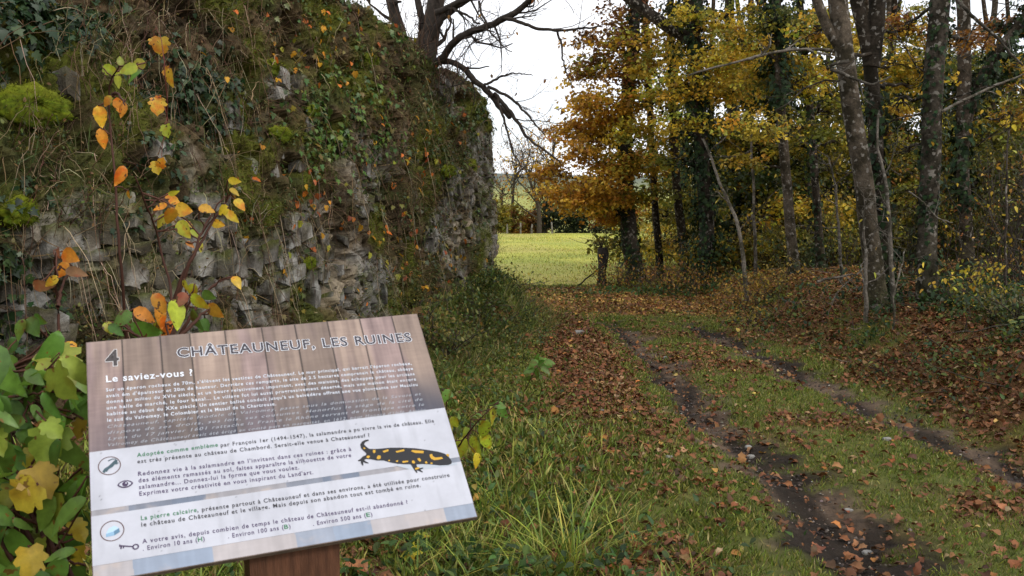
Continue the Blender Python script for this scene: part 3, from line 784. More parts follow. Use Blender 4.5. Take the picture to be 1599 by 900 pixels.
for q in [(880, 885, 130, .36, YG, 'yellow-green grass tuft at the bottom edge just right of the sign', 301), (770, 805, 90, .30, YG, 'yellow-green grass tuft beside the lower right corner of the sign', 302),
          (765, 670, 60, .24, GG, 'green grass tuft behind the yellow-leaved sapling', 303), (640, 880, 70, .16, GG, 'low grass tuft under the right end of the sign', 304),
          (845, 760, 34, .22, YG, 'thin yellowish tuft between two grass clumps beside the sign', 305), (1010, 880, 30, .2, GG, 'thin green tuft at the bottom edge nearest the muddy rut', 306),
          (960, 830, 40, .17, YG, 'short tuft in the leaf-strewn verge near the bottom edge', 307), (800, 640, 40, .2, GG, 'green tuft beside the narrow leaf bank', 308),
          (830, 700, 40, .2, GG, 'fine green tuft on the verge midway up beside the sign', 309), (740, 880, 60, .24, GG, 'dense green tuft at the bottom edge left of the brightest tuft', 310)]:
    tuft(*q)

# ------------------------------------------------------------------ trees
def world_line(pts, d, zfix=None):
    P = np.array([at(p[0], p[1], d + (p[2] if len(p) > 2 else 0)) for p in pts])
    return P
def ground_base(px_, d):
    x = at(px_, 450, d)[0]
    return np.array([x, d, ground_z(np.array([x]), np.array([d]))[0] - .08])
GREY = C3(.088, .078, .064); DARKB = C3(.045, .036, .028); MID = C3(.085, .070, .055)
YEL = [(.62, .42, .042), (.50, .31, .033), (.42, .37, .05), (.70, .50, .065), (.26, .26, .036)]
ORA = [(.47, .24, .027), (.56, .33, .036), (.38, .18, .025), (.60, .39, .05)]
OLI = [(.17, .17, .024), (.26, .23, .028), (.11, .12, .022), (.36, .28, .03)]
BRN = [(.30, .14, .03), (.22, .09, .025), (.40, .21, .035), (.16, .075, .03)]
IVYC = [(.018, .036, .012), (.028, .05, .014), (.012, .024, .01)]
def spray(mbL, mbB, r, anchor, c, rx, ry, rz, n, size, cols, tint=.22, branch=.02, bcol=DARKB, tm=T_DIA, per=22):
    c = np.asarray(c, float)
    k_ = max(4, n // per)
    q = rdir(r, k_) * r.rand(k_, 1) ** .45 * C3(rx, ry, rz)
    q[:, 2] -= .25 * (q[:, 0] ** 2 + q[:, 1] ** 2) / max(rx, ry)
    tw = c + q
    sub = r.randint(0, k_, n)
    p = tw[sub] + r.randn(n, 3) * C3(1, 1, .45) * min(.22, max(rx, ry) * .19)
    base = palette(r, cols, k_, .22)
    col_ = base[sub] * (1 + tint * r.randn(n, 1))
    leaves(mbL, tm, p, rdir(r, n) * C3(1, 1, .5) + DOWN * .35, UP + rdir(r, n) * .8, size * r.uniform(.6, 1.25, n), np.clip(col_, .004, .9))
    if anchor is not None:
        line = wander(r, anchor, c, 9, .12)
        tube(mbB, line, np.linspace(branch, branch * .35, 9), bcol, 5)
        for a in tw[r.choice(k_, min(k_, 14), False)]:
            s0 = line[r.randint(4, 9)]
            tube(mbB, wander(r, s0, a, 5, .06), np.linspace(branch * .32, branch * .12, 5), bcol, 3)
def ivy_on(mb, r, line, radii, n, t0=0, t1=1, size=.075, thick=.14, cols=IVYC):
    L = len(line)
    f = (t0 + (t1 - t0) * r.rand(n)) * (L - 1)
    i = np.clip(f.astype(int), 0, L - 2); w_ = (f - i)[:, None]
    c = line[i] * (1 - w_) + line[i + 1] * w_
    th = r.rand(n) * 2 * np.pi
    o = np.c_[np.cos(th), np.sin(th), 0 * th]
    bump = vnoise(np.cos(th) * 1.5 + 9, np.sin(th) * 1.5, c[:, 2] * 2.2, 5)
    kp = vnoise(np.cos(th) * 2.2 + 3, np.sin(th) * 2.2 + c[:, 2] * .4, c[:, 2] * 3.1, 15) > .40
    i, c, th, o, bump = i[kp], c[kp], th[kp], o[kp], bump[kp]; n = len(i)
    rr = radii[i] + thick * (r.rand(n) ** 1.3) * (.15 + 1.9 * bump ** 1.5)
    p = c + o * rr[:, None]
    leaves(mb, T_IVY, p, DOWN + o * .35 + rdir(r, n) * .5, o + UP * .4 + rdir(r, n) * .35, size * r.uniform(.6, 1.3, n), palette(r, cols, n, .3))
def tree(name, label, pts, d, w0, w1, bark, ivy=0, ivyrange=(0, 1), sprays=(), cols=YEL, lsize=.10, seed=0, group=None, forks=(), topsprays=6, ivysize=.075, mat=M_BARK, cat='tree', thick=.14, dead=0, flare=.45):
    r = rs(seed)
    b = ground_base(pts[0][0], d)
    P = np.array([b] + [at(p[0], p[1], d + (p[2] if len(p) > 2 else 0)) for p in pts[1:]])
    bark = np.asarray(bark) * r.uniform(.8, 1.25) * (1 + r.uniform(-.08, .16) * C3(1, 0, -1))
    up = norm((P[-1] - P[-2])[None])[0]
    P = np.vstack([P, P[-1] + (up + UP * .8) * 1.8, P[-1] + (up + UP) * 3.2])
    line = smooth_line(P, 60)
    zt = (line[:, 2] - b[2])
    k_ = .86 * w0 * d / FPX / 2; k1 = .86 * w1 * d / FPX / 2
    zf = at(0, pts[-1][1], d)[2] - b[2]
    rr = np.interp(zt, [0, zf, zf + 7], [k_, k1, k1 * .3]) * (1 + flare * np.exp(-zt / .22))
    e = empty(name, b, label, cat, group)
    mt = MB()
    line_n = line + .25 * rr[:, None] * np.c_[fbm(zt * 1.2, zt * 0 + seed, seed=1) - .5, fbm(zt * 1.2, zt * 0 - seed, seed=2) - .5, 0 * zt] * 2
    ns = 18 if d < 14 else 10
    mossy = np.exp(-zt / .35)[:, None]
    cc = lerp(np.tile(bark, (60, 1)) * (.85 + .3 * fbm(zt * 2, zt * 0 + seed, seed=4))[:, None], C3(.05, .06, .015), .75 * mossy)
    tube(mt, line_n, rr, cc, ns, .13, seed)
    mc = MB(); nl = 0
    for fk in forks:
        Q = np.array([line[np.argmin(abs(zt - (at(0, fk[0][1], d)[2] - b[2])))]] + [at(p[0], p[1], d + (p[2] if len(p) > 2 else 0)) for p in fk[1:-1]])
        up = norm((Q[-1] - Q[-2])[None])[0]
        Q = np.vstack([Q, Q[-1] + up * 1.5 + UP * 1.2])
        wq = fk[-1]
        L2 = smooth_line(Q, 30)
        tube(mt, L2, np.linspace(wq[0], wq[1], 30) * d / FPX / 2, bark * .95, ns - 4, .12, seed + 3)
    for s in sprays:      # (px,py,ddepth,rx_px,n, palette or None)
        c = at(s[0], s[1], d + s[2]); rx = s[3] * d / FPX
        az = c[2] - .25 * abs(c[0] - b[0])
        an = line[np.argmin(abs(line[:, 2] - max(az, .8)))]
        spray(mc, mt, r, an, c, rx, rx * .8, rx * .38, s[4], lsize, s[5] if len(s) > 5 and s[5] else cols, branch=.028, bcol=bark * .6)
    for q in range(topsprays):
        c = line[r.randint(38, 60)] + r.randn(3) * C3(1.7, 1.5, .5)
        c[2] = max(c[2], at(0, -60, d)[2] + .3)
        spray(mc, mt, r, line[36], c, 1.3, 1.2, .6, 550, lsize * 1.15, cols, branch=.03, bcol=bark * .6)
    for q in range(dead):
        i = r.randint(8, 34); tips = []
        twigs(mt, r, line[i], rdir(r, 1)[0] * C3(1, .7, .2) + UP * .15, r.uniform(.5, 1.3), .011, bark * .8, 2, tips)
    mt.build('trunk', mat, e)
    if mc.n: mc.build('crown', M_LEAF, e)
    if ivy:
        mi = MB(); ivy_on(mi, r, line, rr, ivy, ivyrange[0], ivyrange[1], ivysize, thick); mi.build('ivy_cover', M_TIVY, e)
    return e
GT = 'trees along the right side of the track'
tree('maple_tree', 'orange autumn maple overhanging the meadow entrance, dark ivied trunk', [(992, 445), (986, 380), (976, 300), (974, 200), (985, 90), (1000, -40)], 20, 32, 18, DARKB, 2200, (0, .55),
     [(890, 295, -.3, 55, 900), (925, 312, .2, 60, 1000), (960, 335, .4, 45, 650), (860, 265, .2, 38, 420), (945, 260, -.4, 60, 900), (925, 210, .3, 55, 800), (965, 165, -.3, 60, 900), (905, 160, .4, 30, 240, BRN),
      (930, 100, .2, 52, 420, BRN), (980, 110, -.5, 50, 600, BRN), (955, 50, .3, 55, 420, BRN), (915, 300, -1.0, 40, 500), (965, 375, .6, 50, 550, OLI), (1010, 300, -.6, 45, 500, OLI), (1000, 200, -.8, 55, 700, YEL),
      (1020, 150, -.4, 50, 600, YEL), (940, 285, -1.2, 40, 450, ORA), (862, 296, .6, 30, 220), (900, 235, -.8, 40, 380), (890, 200, .2, 40, 420), (935, 150, -.6, 55, 700), (915, 115, .5, 45, 420), (960, 80, -.3, 60, 700, BRN + YEL), (1000, 60, .3, 60, 650, BRN + YEL), (920, 60, -.2, 35, 260, BRN), (985, 20, .2, 60, 500, BRN), (945, 225, .8, 60, 800, YEL + ORA), (985, 250, -.8, 55, 800, YEL + ORA), (965, 310, -.7, 55, 700, YEL + ORA), (1020, 90, .1, 50, 550, YEL), (1015, 250, .1, 50, 550, YEL), (940, 185, .2, 60, 700, YEL + ORA)], ORA, .10, 401, GT, topsprays=5)
tree('tree', 'thin dark trunk just right of the orange maple', [(1032, 440), (1024, 330), (1019, 250), (1012, 100), (1005, -30)], 21, 14, 10, DARKB, 700, (.2, .6), [(1040, 330, .3, 40, 300, OLI), (1010, 250, -.4, 40, 300, OLI)], OLI, .10, 402, GT, topsprays=3)
tree('tree', 'slightly curved slim trunk between the thin dark one and the thick ivied one', [(1074, 432), (1064, 350), (1053, 260), (1048, 120), (1046, -30)], 20.5, 17, 12, MID * .7, 800, (.25, .6), [(1045, 220, .3, 50, 420, OLI), (1030, 380, .9, 40, 300, YEL)], OLI, .10, 403, GT, topsprays=3)
tree('tree', 'thick trunk wholly wrapped in dark ivy beside the slim curved one', [(1106, 430), (1103, 330), (1093, 200), (1084, 60), (1078, -60)], 18, 30, 22, DARKB, 7500, (0, .62),
     [(1060, 130, -.5, 60, 800, YEL), (1120, 90, -.8, 60, 900, YEL), (1050, 40, .2, 50, 380, YEL), (1150, 140, -.6, 55, 700, YEL), (1080, 20, -.6, 45, 350), (1130, 40, -.4, 40, 380), (1000, 110, -.2, 36, 260), (1060, 190, -.7, 46, 360), (1040, 250, .3, 36, 240, OLI), (1090, 70, .4, 60, 700, YEL), (1130, 130, .5, 60, 700, YEL), (1160, 20, .5, 60, 600, YEL), (1070, 150, .6, 55, 600, OLI), (1110, 200, .5, 60, 600, OLI), (1150, 90, -.9, 50, 500, YEL)], YEL, .085, 404, GT, thick=.38, forks=[[(1084, 60), (1040, 40), (990, 5), (960, -20), (20, 9)]], dead=3)
tree('tree', 'dark ivied trunk half hidden behind the yellow branches', [(1152, 420), (1148, 300), (1142, 150), (1138, -30)], 24, 22, 16, DARKB, 2600, (0, .6), [(1180, 260, -.3, 60, 600, OLI), (1120, 300, .3, 50, 420, OLI), (1165, 200, .2, 50, 420, OLI), (1190, 350, .2, 50, 450, YEL)], OLI, .11, 405, GT, topsprays=3, thick=.2)
tree('tree', 'straight tree with pale lichen on its lower trunk and ivy above', [(1241, 430), (1231, 330), (1219, 180), (1213, 20), (1209, -70)], 15, 19, 15, MID, 5500, (.24, .62),
     [(1180, 190, -.6, 60, 700, YEL), (1240, 100, .3, 55, 520, YEL), (1160, 60, -.2, 60, 560, YEL), (1260, 200, .2, 50, 380, OLI), (1200, 30, -.3, 55, 420, OLI), (1280, 60, .5, 55, 420, YEL), (1165, 250, .2, 40, 240, YEL), (1210, 120, .6, 60, 600, OLI), (1270, 130, .7, 60, 600, YEL), (1245, 40, .7, 60, 600, OLI), (1190, 120, .9, 60, 600, YEL), (1300, 20, .7, 55, 500, YEL)], YEL, .075, 406, GT, dead=4, thick=.42)
tree('tree', 'dark slim tree right of the lichen-spotted straight one', [(1283, 425), (1275, 320), (1263, 150), (1249, 0), (1240, -60)], 16, 15, 12, DARKB, 900, (.0, .5), [(1300, 170, .3, 50, 380, OLI), (1290, 260, .3, 50, 360, OLI), (1280, 110, .4, 50, 360), (1320, 60, .6, 60, 600), (1310, 220, .6, 60, 600, OLI), (1260, 230, .5, 50, 500, OLI)], YEL, .085, 407, GT, dead=3)
tree('tree', 'grey leaning trunk with lichen patches at the front of the wood', [(1374, 480), (1360, 380), (1346, 278), (1327, 167), (1317, 80), (1309, 0), (1303, -60)], 10.5, 33, 33, GREY, 0, (0, 1), [(1270, 40, .8, 60, 260, YEL), (1400, 100, 1.5, 60, 420, YEL)], YEL, .06, 408, GT, dead=4, topsprays=2, forks=[[(1318, 90), (1300, 60), (1282, 20), (1262, -40), (16, 9)]])
tree('tree', 'forked dark grey trunk standing right against the leaning one', [(1388, 482), (1379, 380), (1370, 278), (1366, 170), (1360, 100), (1348, 40), (1336, 0), (1326, -60)], 11.1, 30, 22, GREY * .6, 700, (0, .25), [(1420, 130, 1.2, 55, 420, YEL), (1390, 60, 1.4, 55, 300, YEL)], YEL, .06, 409, GT, dead=3, topsprays=2,
     forks=[[(1361, 112), (1366, 60), (1370, 20), (1373, -60), (26, 20)]])
tree('tree', 'stout trunk partly covered with ivy, moss at its foot', [(1447, 474), (1448, 380), (1452, 278), (1457, 111), (1472, 0), (1478, -60)], 10.6, 34, 34, GREY * .7, 1700, (.05, .5), [(1440, 110, 1.3, 55, 420, YEL), (1400, 170, 1.2, 40, 240, YEL), (1420, 40, 1.6, 60, 600, YEL + BRN), (1500, 60, 1.5, 60, 500, BRN), (1410, 230, 1.7, 55, 500, OLI), (1430, 300, 2, 55, 500, OLI)], YEL, .06, 410, GT, dead=4, topsprays=2, ivysize=.055, thick=.09)
tree('tree', 'mossy ivied tree arching up to the right edge', [(1512, 450), (1508, 340), (1500, 230), (1522, 140), (1570, 62), (1625, 0)], 13, 24, 17, MID * .8, 2600, (.1, .6), [(1540, 120, .5, 60, 700, IVYC), (1580, 180, .6, 60, 700, BRN + YEL), (1560, 40, .5, 60, 420, IVYC + BRN), (1540, 210, .4, 60, 700, OLI), (1590, 110, .8, 60, 600, BRN + YEL), (1520, 280, .8, 60, 700, OLI), (1590, 260, .5, 60, 700, BRN + OLI), (1600, 30, .6, 50, 400, BRN)], BRN, .08, 411, GT, dead=3, topsprays=3, thick=.25,
     forks=[[(1500, 225), (1506, 130), (1505, 20), (1502, -60), (22, 14)]])
# trees deeper in the wood
rb = rs(500)
deep = []
labs = ['far left', 'left']
n_deep = 26
for q in range(n_deep):
    px_ = 1052 + (1690 - 1052) * (q + rb.uniform(.1, .9)) / n_deep
    d = rb.uniform(19, 32) if px_ > 1130 else rb.uniform(25, 34)
    pal = [OLI, YEL, OLI, BRN, [(.03, .05, .015), (.05, .07, .018)]][rb.randint(5)]
    sp = []
    for k_ in range(14):
        sp.append((px_ + rb.randn() * 55, 410 * rb.rand() ** .6, rb.randn() * .8, rb.uniform(40, 70), int(rb.uniform(260, 520)), pal if rb.rand() < .7 else OLI))
    kind = ['olive', 'yellow', 'olive', 'brown', 'dark green'][[id(OLI), id(YEL), 0, id(BRN)].index(id(pal)) if id(pal) in (id(OLI), id(YEL), id(BRN)) else 4]
    near = min([(992, 'the orange maple'), (1106, 'the thick ivied trunk'), (1241, 'the straight lichen-spotted tree'), (1378, 'the grey leaning trunk'), (1452, 'the stout mossy-footed trunk'), (1580, 'the right edge')], key=lambda a: abs(a[0] - px_))
    side = 'left behind' if px_ < near[0] else 'right behind'
    deep.append((near[1], side, kind))
    tree('tree', f'%s {kind} leaved tree deeper in the wood, {side} {near[1]}' % ['slim', 'slender', 'dark', 'half hidden', 'dim'][deep.count((near[1], side, kind)) - 1],
         [(px_, 425), (px_ + rb.randn() * 8, 300), (px_ + rb.randn() * 16, 150), (px_ + rb.randn() * 22, -40)], d, rb.uniform(10, 19), rb.uniform(6, 10), DARKB * rb.uniform(.8, 1.6), int(rb.uniform(0, 1000)), (.05, .38), sp, pal, .115, 520 + q, 'trees deeper in the wood', topsprays=1, thick=.22, ivysize=.11)

# bare tree on the wall top
def bare_tree():
    r = rs(600)
    b = at(665, 128, 11.4); b[2] -= .35
    e = empty('bare_tree', b, 'bare branched tree rooted on top of the ruined wall', 'tree')
    mt = MB(); tips = []
    c = C3(.055, .044, .036)
    def br(pts, d0, d1, w0, w1, tw=0, n=28, col=c):
        P = np.array([at(p[0], p[1], d0 + (d1 - d0) * i / (len(pts) - 1)) for i, p in enumerate(pts)])
        L = smooth_line(P, n); W = np.linspace(w0, w1, n) * d0 / FPX / 2
        L = L + np.cumsum(r.randn(n, 3) * .006, 0) * (w0 < 16)
        tube(mt, L, W, col, 10 if w0 > 15 else 6, .12 if w0 > 15 else .06, r.randint(99))
        for k_ in range(tw):
            i = r.randint(int(n * .25), n)
            dd = norm((L[min(i + 1, n - 1)] - L[i - 1])[None])[0] + r.randn(3) * .8 + DOWN * .25
            twigs(mt, r, L[i], dd, r.uniform(.2, .6), max(.0035, W[i] * .35), col, 2, tips, .6)
        return L
    br([(662, 150), (664, 110), (672, 60), (678, 20), (690, -60)], 11.4, 11.4, 30, 26, 4)
    br([(655, 90), (662, 40), (650, 0), (640, -40)], 11.5, 11.8, 14, 10, 3)
    br([(640, 130), (628, 60), (612, 10), (600, -60)], 11.8, 12, 20, 17, 6)
    br([(670, 80), (684, 40), (716, 14), (760, -20)], 11.4, 11, 12, 9, 6)
    br([(664, 108), (695, 93), (706, 74), (725, 55), (762, 38), (800, 18), (840, -10)], 11.4, 10.4, 13, 8, 9)
    br([(785, 27), (812, 40), (845, 50), (880, 52), (935, 45)], 10.6, 10.2, 7, 2.5, 3)
    br([(870, 52), (876, 90), (884, 110), (896, 140)], 10.4, 10.3, 4, 1.5, 2)
    br([(690, 95), (708, 93), (728, 106), (745, 128), (766, 142), (780, 160), (800, 180)], 11.3, 10.8, 10, 8, 3)
    br([(762, 138), (800, 152), (830, 175), (852, 200)], 10.9, 10.4, 5.5, 2, 5)
    br([(772, 146), (795, 172), (815, 200), (838, 222), (872, 250)], 10.9, 10.3, 7, 2.5, 6)
    br([(778, 155), (793, 195), (800, 225), (822, 262)], 10.8, 10.5, 5, 2, 5)
    br([(756, 132), (775, 120), (800, 116), (832, 121)], 11, 10.8, 4.5, 1.5, 3)
    br([(764, 142), (757, 152), (772, 152)], 10.9, 10.9, 4, 2, 0)
    br([(700, 15), (725, 30), (748, 42)], 11, 10.9, 5, 3, 3)
    br([(748, 0), (756, 25), (765, 48), (785, 75), (805, 84)], 10.8, 10.5, 4.5, 1.5, 3)
    br([(865, -15), (880, 4), (890, -2)], 10, 10, 6, 2, 1)
    br([(680, 20), (760, -10), (850, -40)], 11.2, 10, 10, 5, 4)
    for k_ in range(70):      # whippy water shoots around the trunk foot
        px_ = r.uniform(600, 720); s = at(px_, r.uniform(95, 150), r.uniform(10.8, 11.6))
        t = at(px_ + r.randn() * 50, r.uniform(-30, 70), r.uniform(10.6, 11.8))
        tube(mt, wander(r, s, t, 7, .1), np.linspace(.006, .002, 7), C3(.10, .06, .04), 3)
    mt.build('trunk', M_DBARK, e)
    mc = MB(); T = np.array(tips); T = T[r.choice(len(T), min(len(T), 60), False)]; n = len(T)
    leaves(mc, T_OV, T, DOWN + rdir(r, n) * .5, rdir(r, n), r.uniform(.03, .06, n), palette(r, BRN, n))
    mc.build('crown', M_LEAF, e)
bare_tree()

# ------------------------------------------------------------------ saplings, shrubs, brush
def sapling(label, pts, d, w, col, seed, n_leaf=0, cols=YEL, size=.06, name='sapling', twn=5, grp='bare saplings at the edge of the wood'):
    r = rs(seed)
    b = ground_base(pts[0][0], d)
    P = np.array([b] + [at(p[0], p[1], d + .1 * k_) for k_, p in enumerate(pts[1:])])
    L = smooth_line(P, 24); L[1:] += np.cumsum(r.randn(23, 3) * .006, 0)
    e = empty(name, b, label, 'sapling', grp)
    mt = MB(); tips = []
    tube(mt, L, np.linspace(w, w * .45, 24) * d / FPX / 2, col, 7, .1, seed)
    for k_ in range(twn):
        i = r.randint(8, 24)
        twigs(mt, r, L[i], rdir(r, 1)[0] + UP * .6, r.uniform(.2, .6), w * .3 * d / FPX / 2, col, 2, tips)
    mt.build('stem', M_BARK, e)
    if n_leaf:
        T = np.array(tips + [L[-1]]); q = r.randint(0, len(T), n_leaf)
        mc = MB(); leaves(mc, T_OV, T[q] + r.randn(n_leaf, 3) * .07, DOWN * .6 + rdir(r, n_leaf), UP + rdir(r, n_leaf) * .7, size * r.uniform(.6, 1.2, n_leaf), palette(r, cols, n_leaf)); mc.build('leaves', M_LEAF, e)
PALE = C3(.19, .165, .135)
sapling('pale slender sapling curving left in front of the yellow undergrowth', [(1168, 425), (1158, 370), (1145, 330), (1125, 290), (1112, 250), (1098, 215)], 14.5, 8, PALE, 701, 20)
sapling('thin straight grey sapling beside the curved pale one', [(1180, 412), (1178, 350), (1176, 290), (1170, 240), (1166, 180)], 15.5, 6, PALE * .8, 702, 10)
sapling('grey sapling leaning against the forked trunk', [(1398, 478), (1391, 400), (1383, 330), (1378, 270), (1362, 230), (1366, 180)], 10.1, 8, PALE * .8, 703, 6)
sapling('short grey sapling left of the leaning trunk\'s foot', [(1355, 482), (1354, 430), (1350, 380), (1347, 330)], 10.2, 8, PALE * .8, 704, 5)
sapling('crooked thin sapling between the two stout front trunks', [(1396, 496), (1400, 450), (1412, 420), (1418, 390)], 9.6, 4, PALE, 705, 12)
sapling('bunch of thin stems right of the dark slim tree', [(1314, 440), (1314, 380), (1312, 310), (1300, 250)], 13, 6, PALE * .7, 706, 8, twn=8)
sapling('thin stem at the far right edge of the wood', [(1572, 440), (1570, 340), (1572, 280), (1576, 200)], 9.5, 5, DARKB * 1.5, 708, 30, YEL, .07)
def branch(label, pts, d, w0, w1, col, seed, twn=4, name='dead_branch', grp='dead branches'):
    r = rs(seed)
    P = np.array([at(p[0], p[1], d + (p[2] if len(p) > 2 else 0)) for p in pts]); L = smooth_line(P, 24); L += np.cumsum(r.randn(24, 3) * .004, 0)
    mt = MB(); tips = []
    tube(mt, L, np.linspace(w0, w1, 24) * d / FPX / 2, col, 6, .1, seed)
    for k_ in range(twn):
        i = r.randint(6, 24); twigs(mt, r, L[i], L[i] - L[i - 2] + rdir(r, 1)[0] * .1, r.uniform(.2, .5), w1 * d / FPX / 2 * .8, col, 1, tips)
    tag(mt.build(name, M_BARK), label, 'branch', grp)
branch('pale dead branch crossing the yellow leaves in front of the ivied trunks', [(1075, 118), (1120, 105), (1180, 88), (1230, 78), (1290, 78), (1330, 88, .2)], 12.5, 3, 6, PALE, 721)
branch('grey twisted branch hanging between the leaning trunk and the lichen-spotted tree', [(1325, 95), (1300, 98), (1292, 106), (1320, 116), (1350, 130), (1365, 135), (1390, 120)], 10.2, 7, 3, GREY, 722)
branch('thin bare branch slanting up right from the stout ivied trunk', [(1470, 175), (1500, 160), (1545, 140), (1599, 120), (1640, 100)], 10.4, 5, 2.5, PALE, 723)
branch('long bare branch slanting down across the upper right corner', [(1488, -10), (1520, 25), (1560, 55), (1600, 100)], 9.8, 6, 3, GREY, 724)
branch('fallen pale branch lying on the leafy bank left of the leaning trunk', [(1275, 440), (1300, 434), (1330, 430)], 11.9, 5, 3, PALE, 725, 2)
branch('dark fallen branch on the bank at the right edge', [(1560, 548), (1580, 530), (1610, 512)], 8.2, 12, 7, DARKB * 1.6, 726, 2)
branch('thin grey branch curving down right of the forked trunk', [(1418, 298), (1445, 315), (1460, 335), (1490, 345)], 10.2, 3, 1.5, PALE, 727, 2)
branch('leaning dead stick beside the pollard stump', [(900, 448), (920, 432), (942, 415)], 19, 3, 2, DARKB, 728, 1)

def shrub(label, px_, d, hpx, wpx, n_stem, n_leaf, cols, size, seed, stemcol=DARKB * 1.4, name='shrub', grp='undergrowth shrubs', low=.2, tm=T_OV, wd=None):
    r = rs(seed)
    b = ground_base(px_, d); b[2] += .05
    e = empty(name, b, label, 'shrub', grp)
    h, w_ = hpx * d / FPX, wpx * d / FPX
    mt, mc = MB(), MB(); pts = []
    for k_ in range(n_stem):
        s = b + C3(r.randn() * w_ * .25, r.randn() * w_ * .25, 0); s[2] = ground_z(s[:1], s[1:2])[0] - .03
        t = s + C3(r.randn() * w_ * .5, r.randn() * w_ * .45, h * r.uniform(.45, 1.05))
        L = wander(r, s, t, 9, h * .10); L[:, 2] -= np.linspace(0, 1, 9) ** 3 * h * .12
        tube(mt, L, np.linspace(.008, .0025, 9), stemcol * r.uniform(.7, 1.6), 4)
        pts.append(L[2:])
        for q in range(3):
            i = r.randint(3, 9); t2 = L[i] + r.randn(3) * h * .18
            L2 = wander(r, L[i], t2, 5, h * .05); tube(mt, L2, np.linspace(.0035, .0015, 5), stemcol, 3); pts.append(L2)
    mt.build('stems', M_DRY, e)
    Pp = np.concatenate(pts); q = r.randint(0, len(Pp), n_leaf)
    p = Pp[q] + r.randn(n_leaf, 3) * .04 * (1 + d / 15)
    leaves(mc, tm, p, DOWN * .5 + rdir(r, n_leaf), UP + rdir(r, n_leaf) * .7, size * r.uniform(.55, 1.2, n_leaf), palette(r, cols, n_leaf, .25)); mc.build('leaves', M_LEAF, e)
    return e
UG = [(.30, .21, .03), (.20, .15, .03), (.36, .24, .035), (.12, .10, .025)]
for q in [('yellow undergrowth shrub beneath the dark half hidden trunk', 1135, 19, 100, 90, 22, 1200, UG, .07, 801), ('yellow-leaved shrub at the foot of the curved pale sapling', 1175, 14, 70, 70, 18, 700, UG, .055, 802),
          ('broad yellowish shrub behind the curved pale sapling', 1200, 19, 130, 100, 24, 1400, UG, .07, 803), ('brownish shrub at the foot of the thick ivied trunk', 1090, 17, 60, 70, 20, 500, BRN + UG, .06, 804),
          ('low brown brush around the foot of the orange maple', 960, 18.5, 50, 60, 30, 500, OLI + BRN, .06, 805), ('brown brush between the maple and the slim curved trunk', 1045, 18, 60, 70, 30, 700, BRN + OLI, .06, 806),
          ('dark green bramble left of the dark slim tree', 1255, 17, 80, 70, 20, 900, [(.05, .07, .02), (.08, .09, .025)], .07, 807), ('yellow-green shrub right of the dark slim tree', 1320, 17, 130, 90, 24, 1100, OLI, .07, 808),
          ('dark shrub in the gap between the two stout trunks', 1415, 14, 150, 70, 22, 1000, [(.05, .06, .018), (.10, .09, .02)], .065, 809), ('large olive shrub right of the stout trunk', 1545, 13.5, 270, 120, 34, 4200, [(.09, .10, .02), (.14, .13, .025), (.05, .06, .018)], .065, 810),
          ('twiggy brown shrub at the right edge with sparse yellow leaves', 1600, 10.5, 320, 100, 44, 600, BRN + BRN + OLI + YEL, .05, 811), ('yellow-leaved low shrub on the bank right of the stout trunk', 1530, 9.6, 95, 70, 16, 330, YEL + OLI, .055, 812),
          ('green shrub rising behind the leaning trunk\'s left side', 1290, 20, 170, 110, 22, 1400, OLI, .09, 813), ('golden shrub behind the orange maple beside the meadow', 1015, 24, 100, 60, 22, 900, YEL, .09, 814),
          ('low green bramble on the bank at the right edge', 1575, 8.6, 70, 80, 22, 600, [(.045, .065, .02), (.08, .09, .025), (.16, .12, .03)], .05, 815), ('dim olive thicket at the back of the wood on the right', 1480, 20, 260, 160, 30, 2600, OLI + BRN, .10, 816),
          ('dim brown thicket at the back of the wood, middle', 1370, 22, 240, 150, 30, 2400, BRN + OLI, .11, 817), ('dim dark thicket behind the ivied trunks', 1160, 26, 170, 130, 26, 2200, OLI, .13, 818),
          ('dark bramble low behind the rightmost shrubs', 1620, 15, 260, 130, 26, 2000, [(.06, .06, .02), (.12, .09, .02)], .09, 819), ('low dark scrub on the mound at the wall foot', 735, 10.6, 48, 70, 22, 900, [(.06, .09, .02), (.13, .15, .03), (.05, .07, .02)], .05, 821), ('yellowish scrub on the mound under the wall\'s far end', 792, 11.6, 30, 50, 20, 600, [(.13, .15, .03), (.24, .21, .04), (.07, .09, .02)], .045, 822), ('dark weedy scrub at the wall foot behind the sign\'s right corner', 690, 9.2, 90, 80, 22, 900, [(.06, .09, .02), (.12, .13, .03), (.20, .15, .04)], .05, 823), ('small yellow sprig on the litter right of the golden leaf patch', 1165, 12.6, 40, 40, 9, 200, UG, .045, 820)]:
    shrub(*q)

# pollard stump
def stump():
    r = rs(830); b = ground_base(940, 19.2)
    e = empty('stump', b, 'dark pollard stump with short shoots at the meadow edge', 'stump')
    mt = MB(); L = wander(r, b, at(941, 388, 19.2), 10, .04)
    tube(mt, L, np.array([.13, .11, .095, .09, .09, .095, .10, .115, .125, .10]), C3(.03, .026, .022), 12, .25, 3); mt.build('trunk', M_DBARK, e)
    ms = MB()
    for k_ in range(16):
        t = L[-1] + r.randn(3) * C3(.35, .3, .15) + UP * r.uniform(.1, .45)
        tube(ms, wander(r, L[-1] + r.randn(3) * .05, t, 5, .05), np.linspace(.008, .003, 5), C3(.05, .035, .03), 3)
    ms.build('shoots', M_DRY, e)
stump()

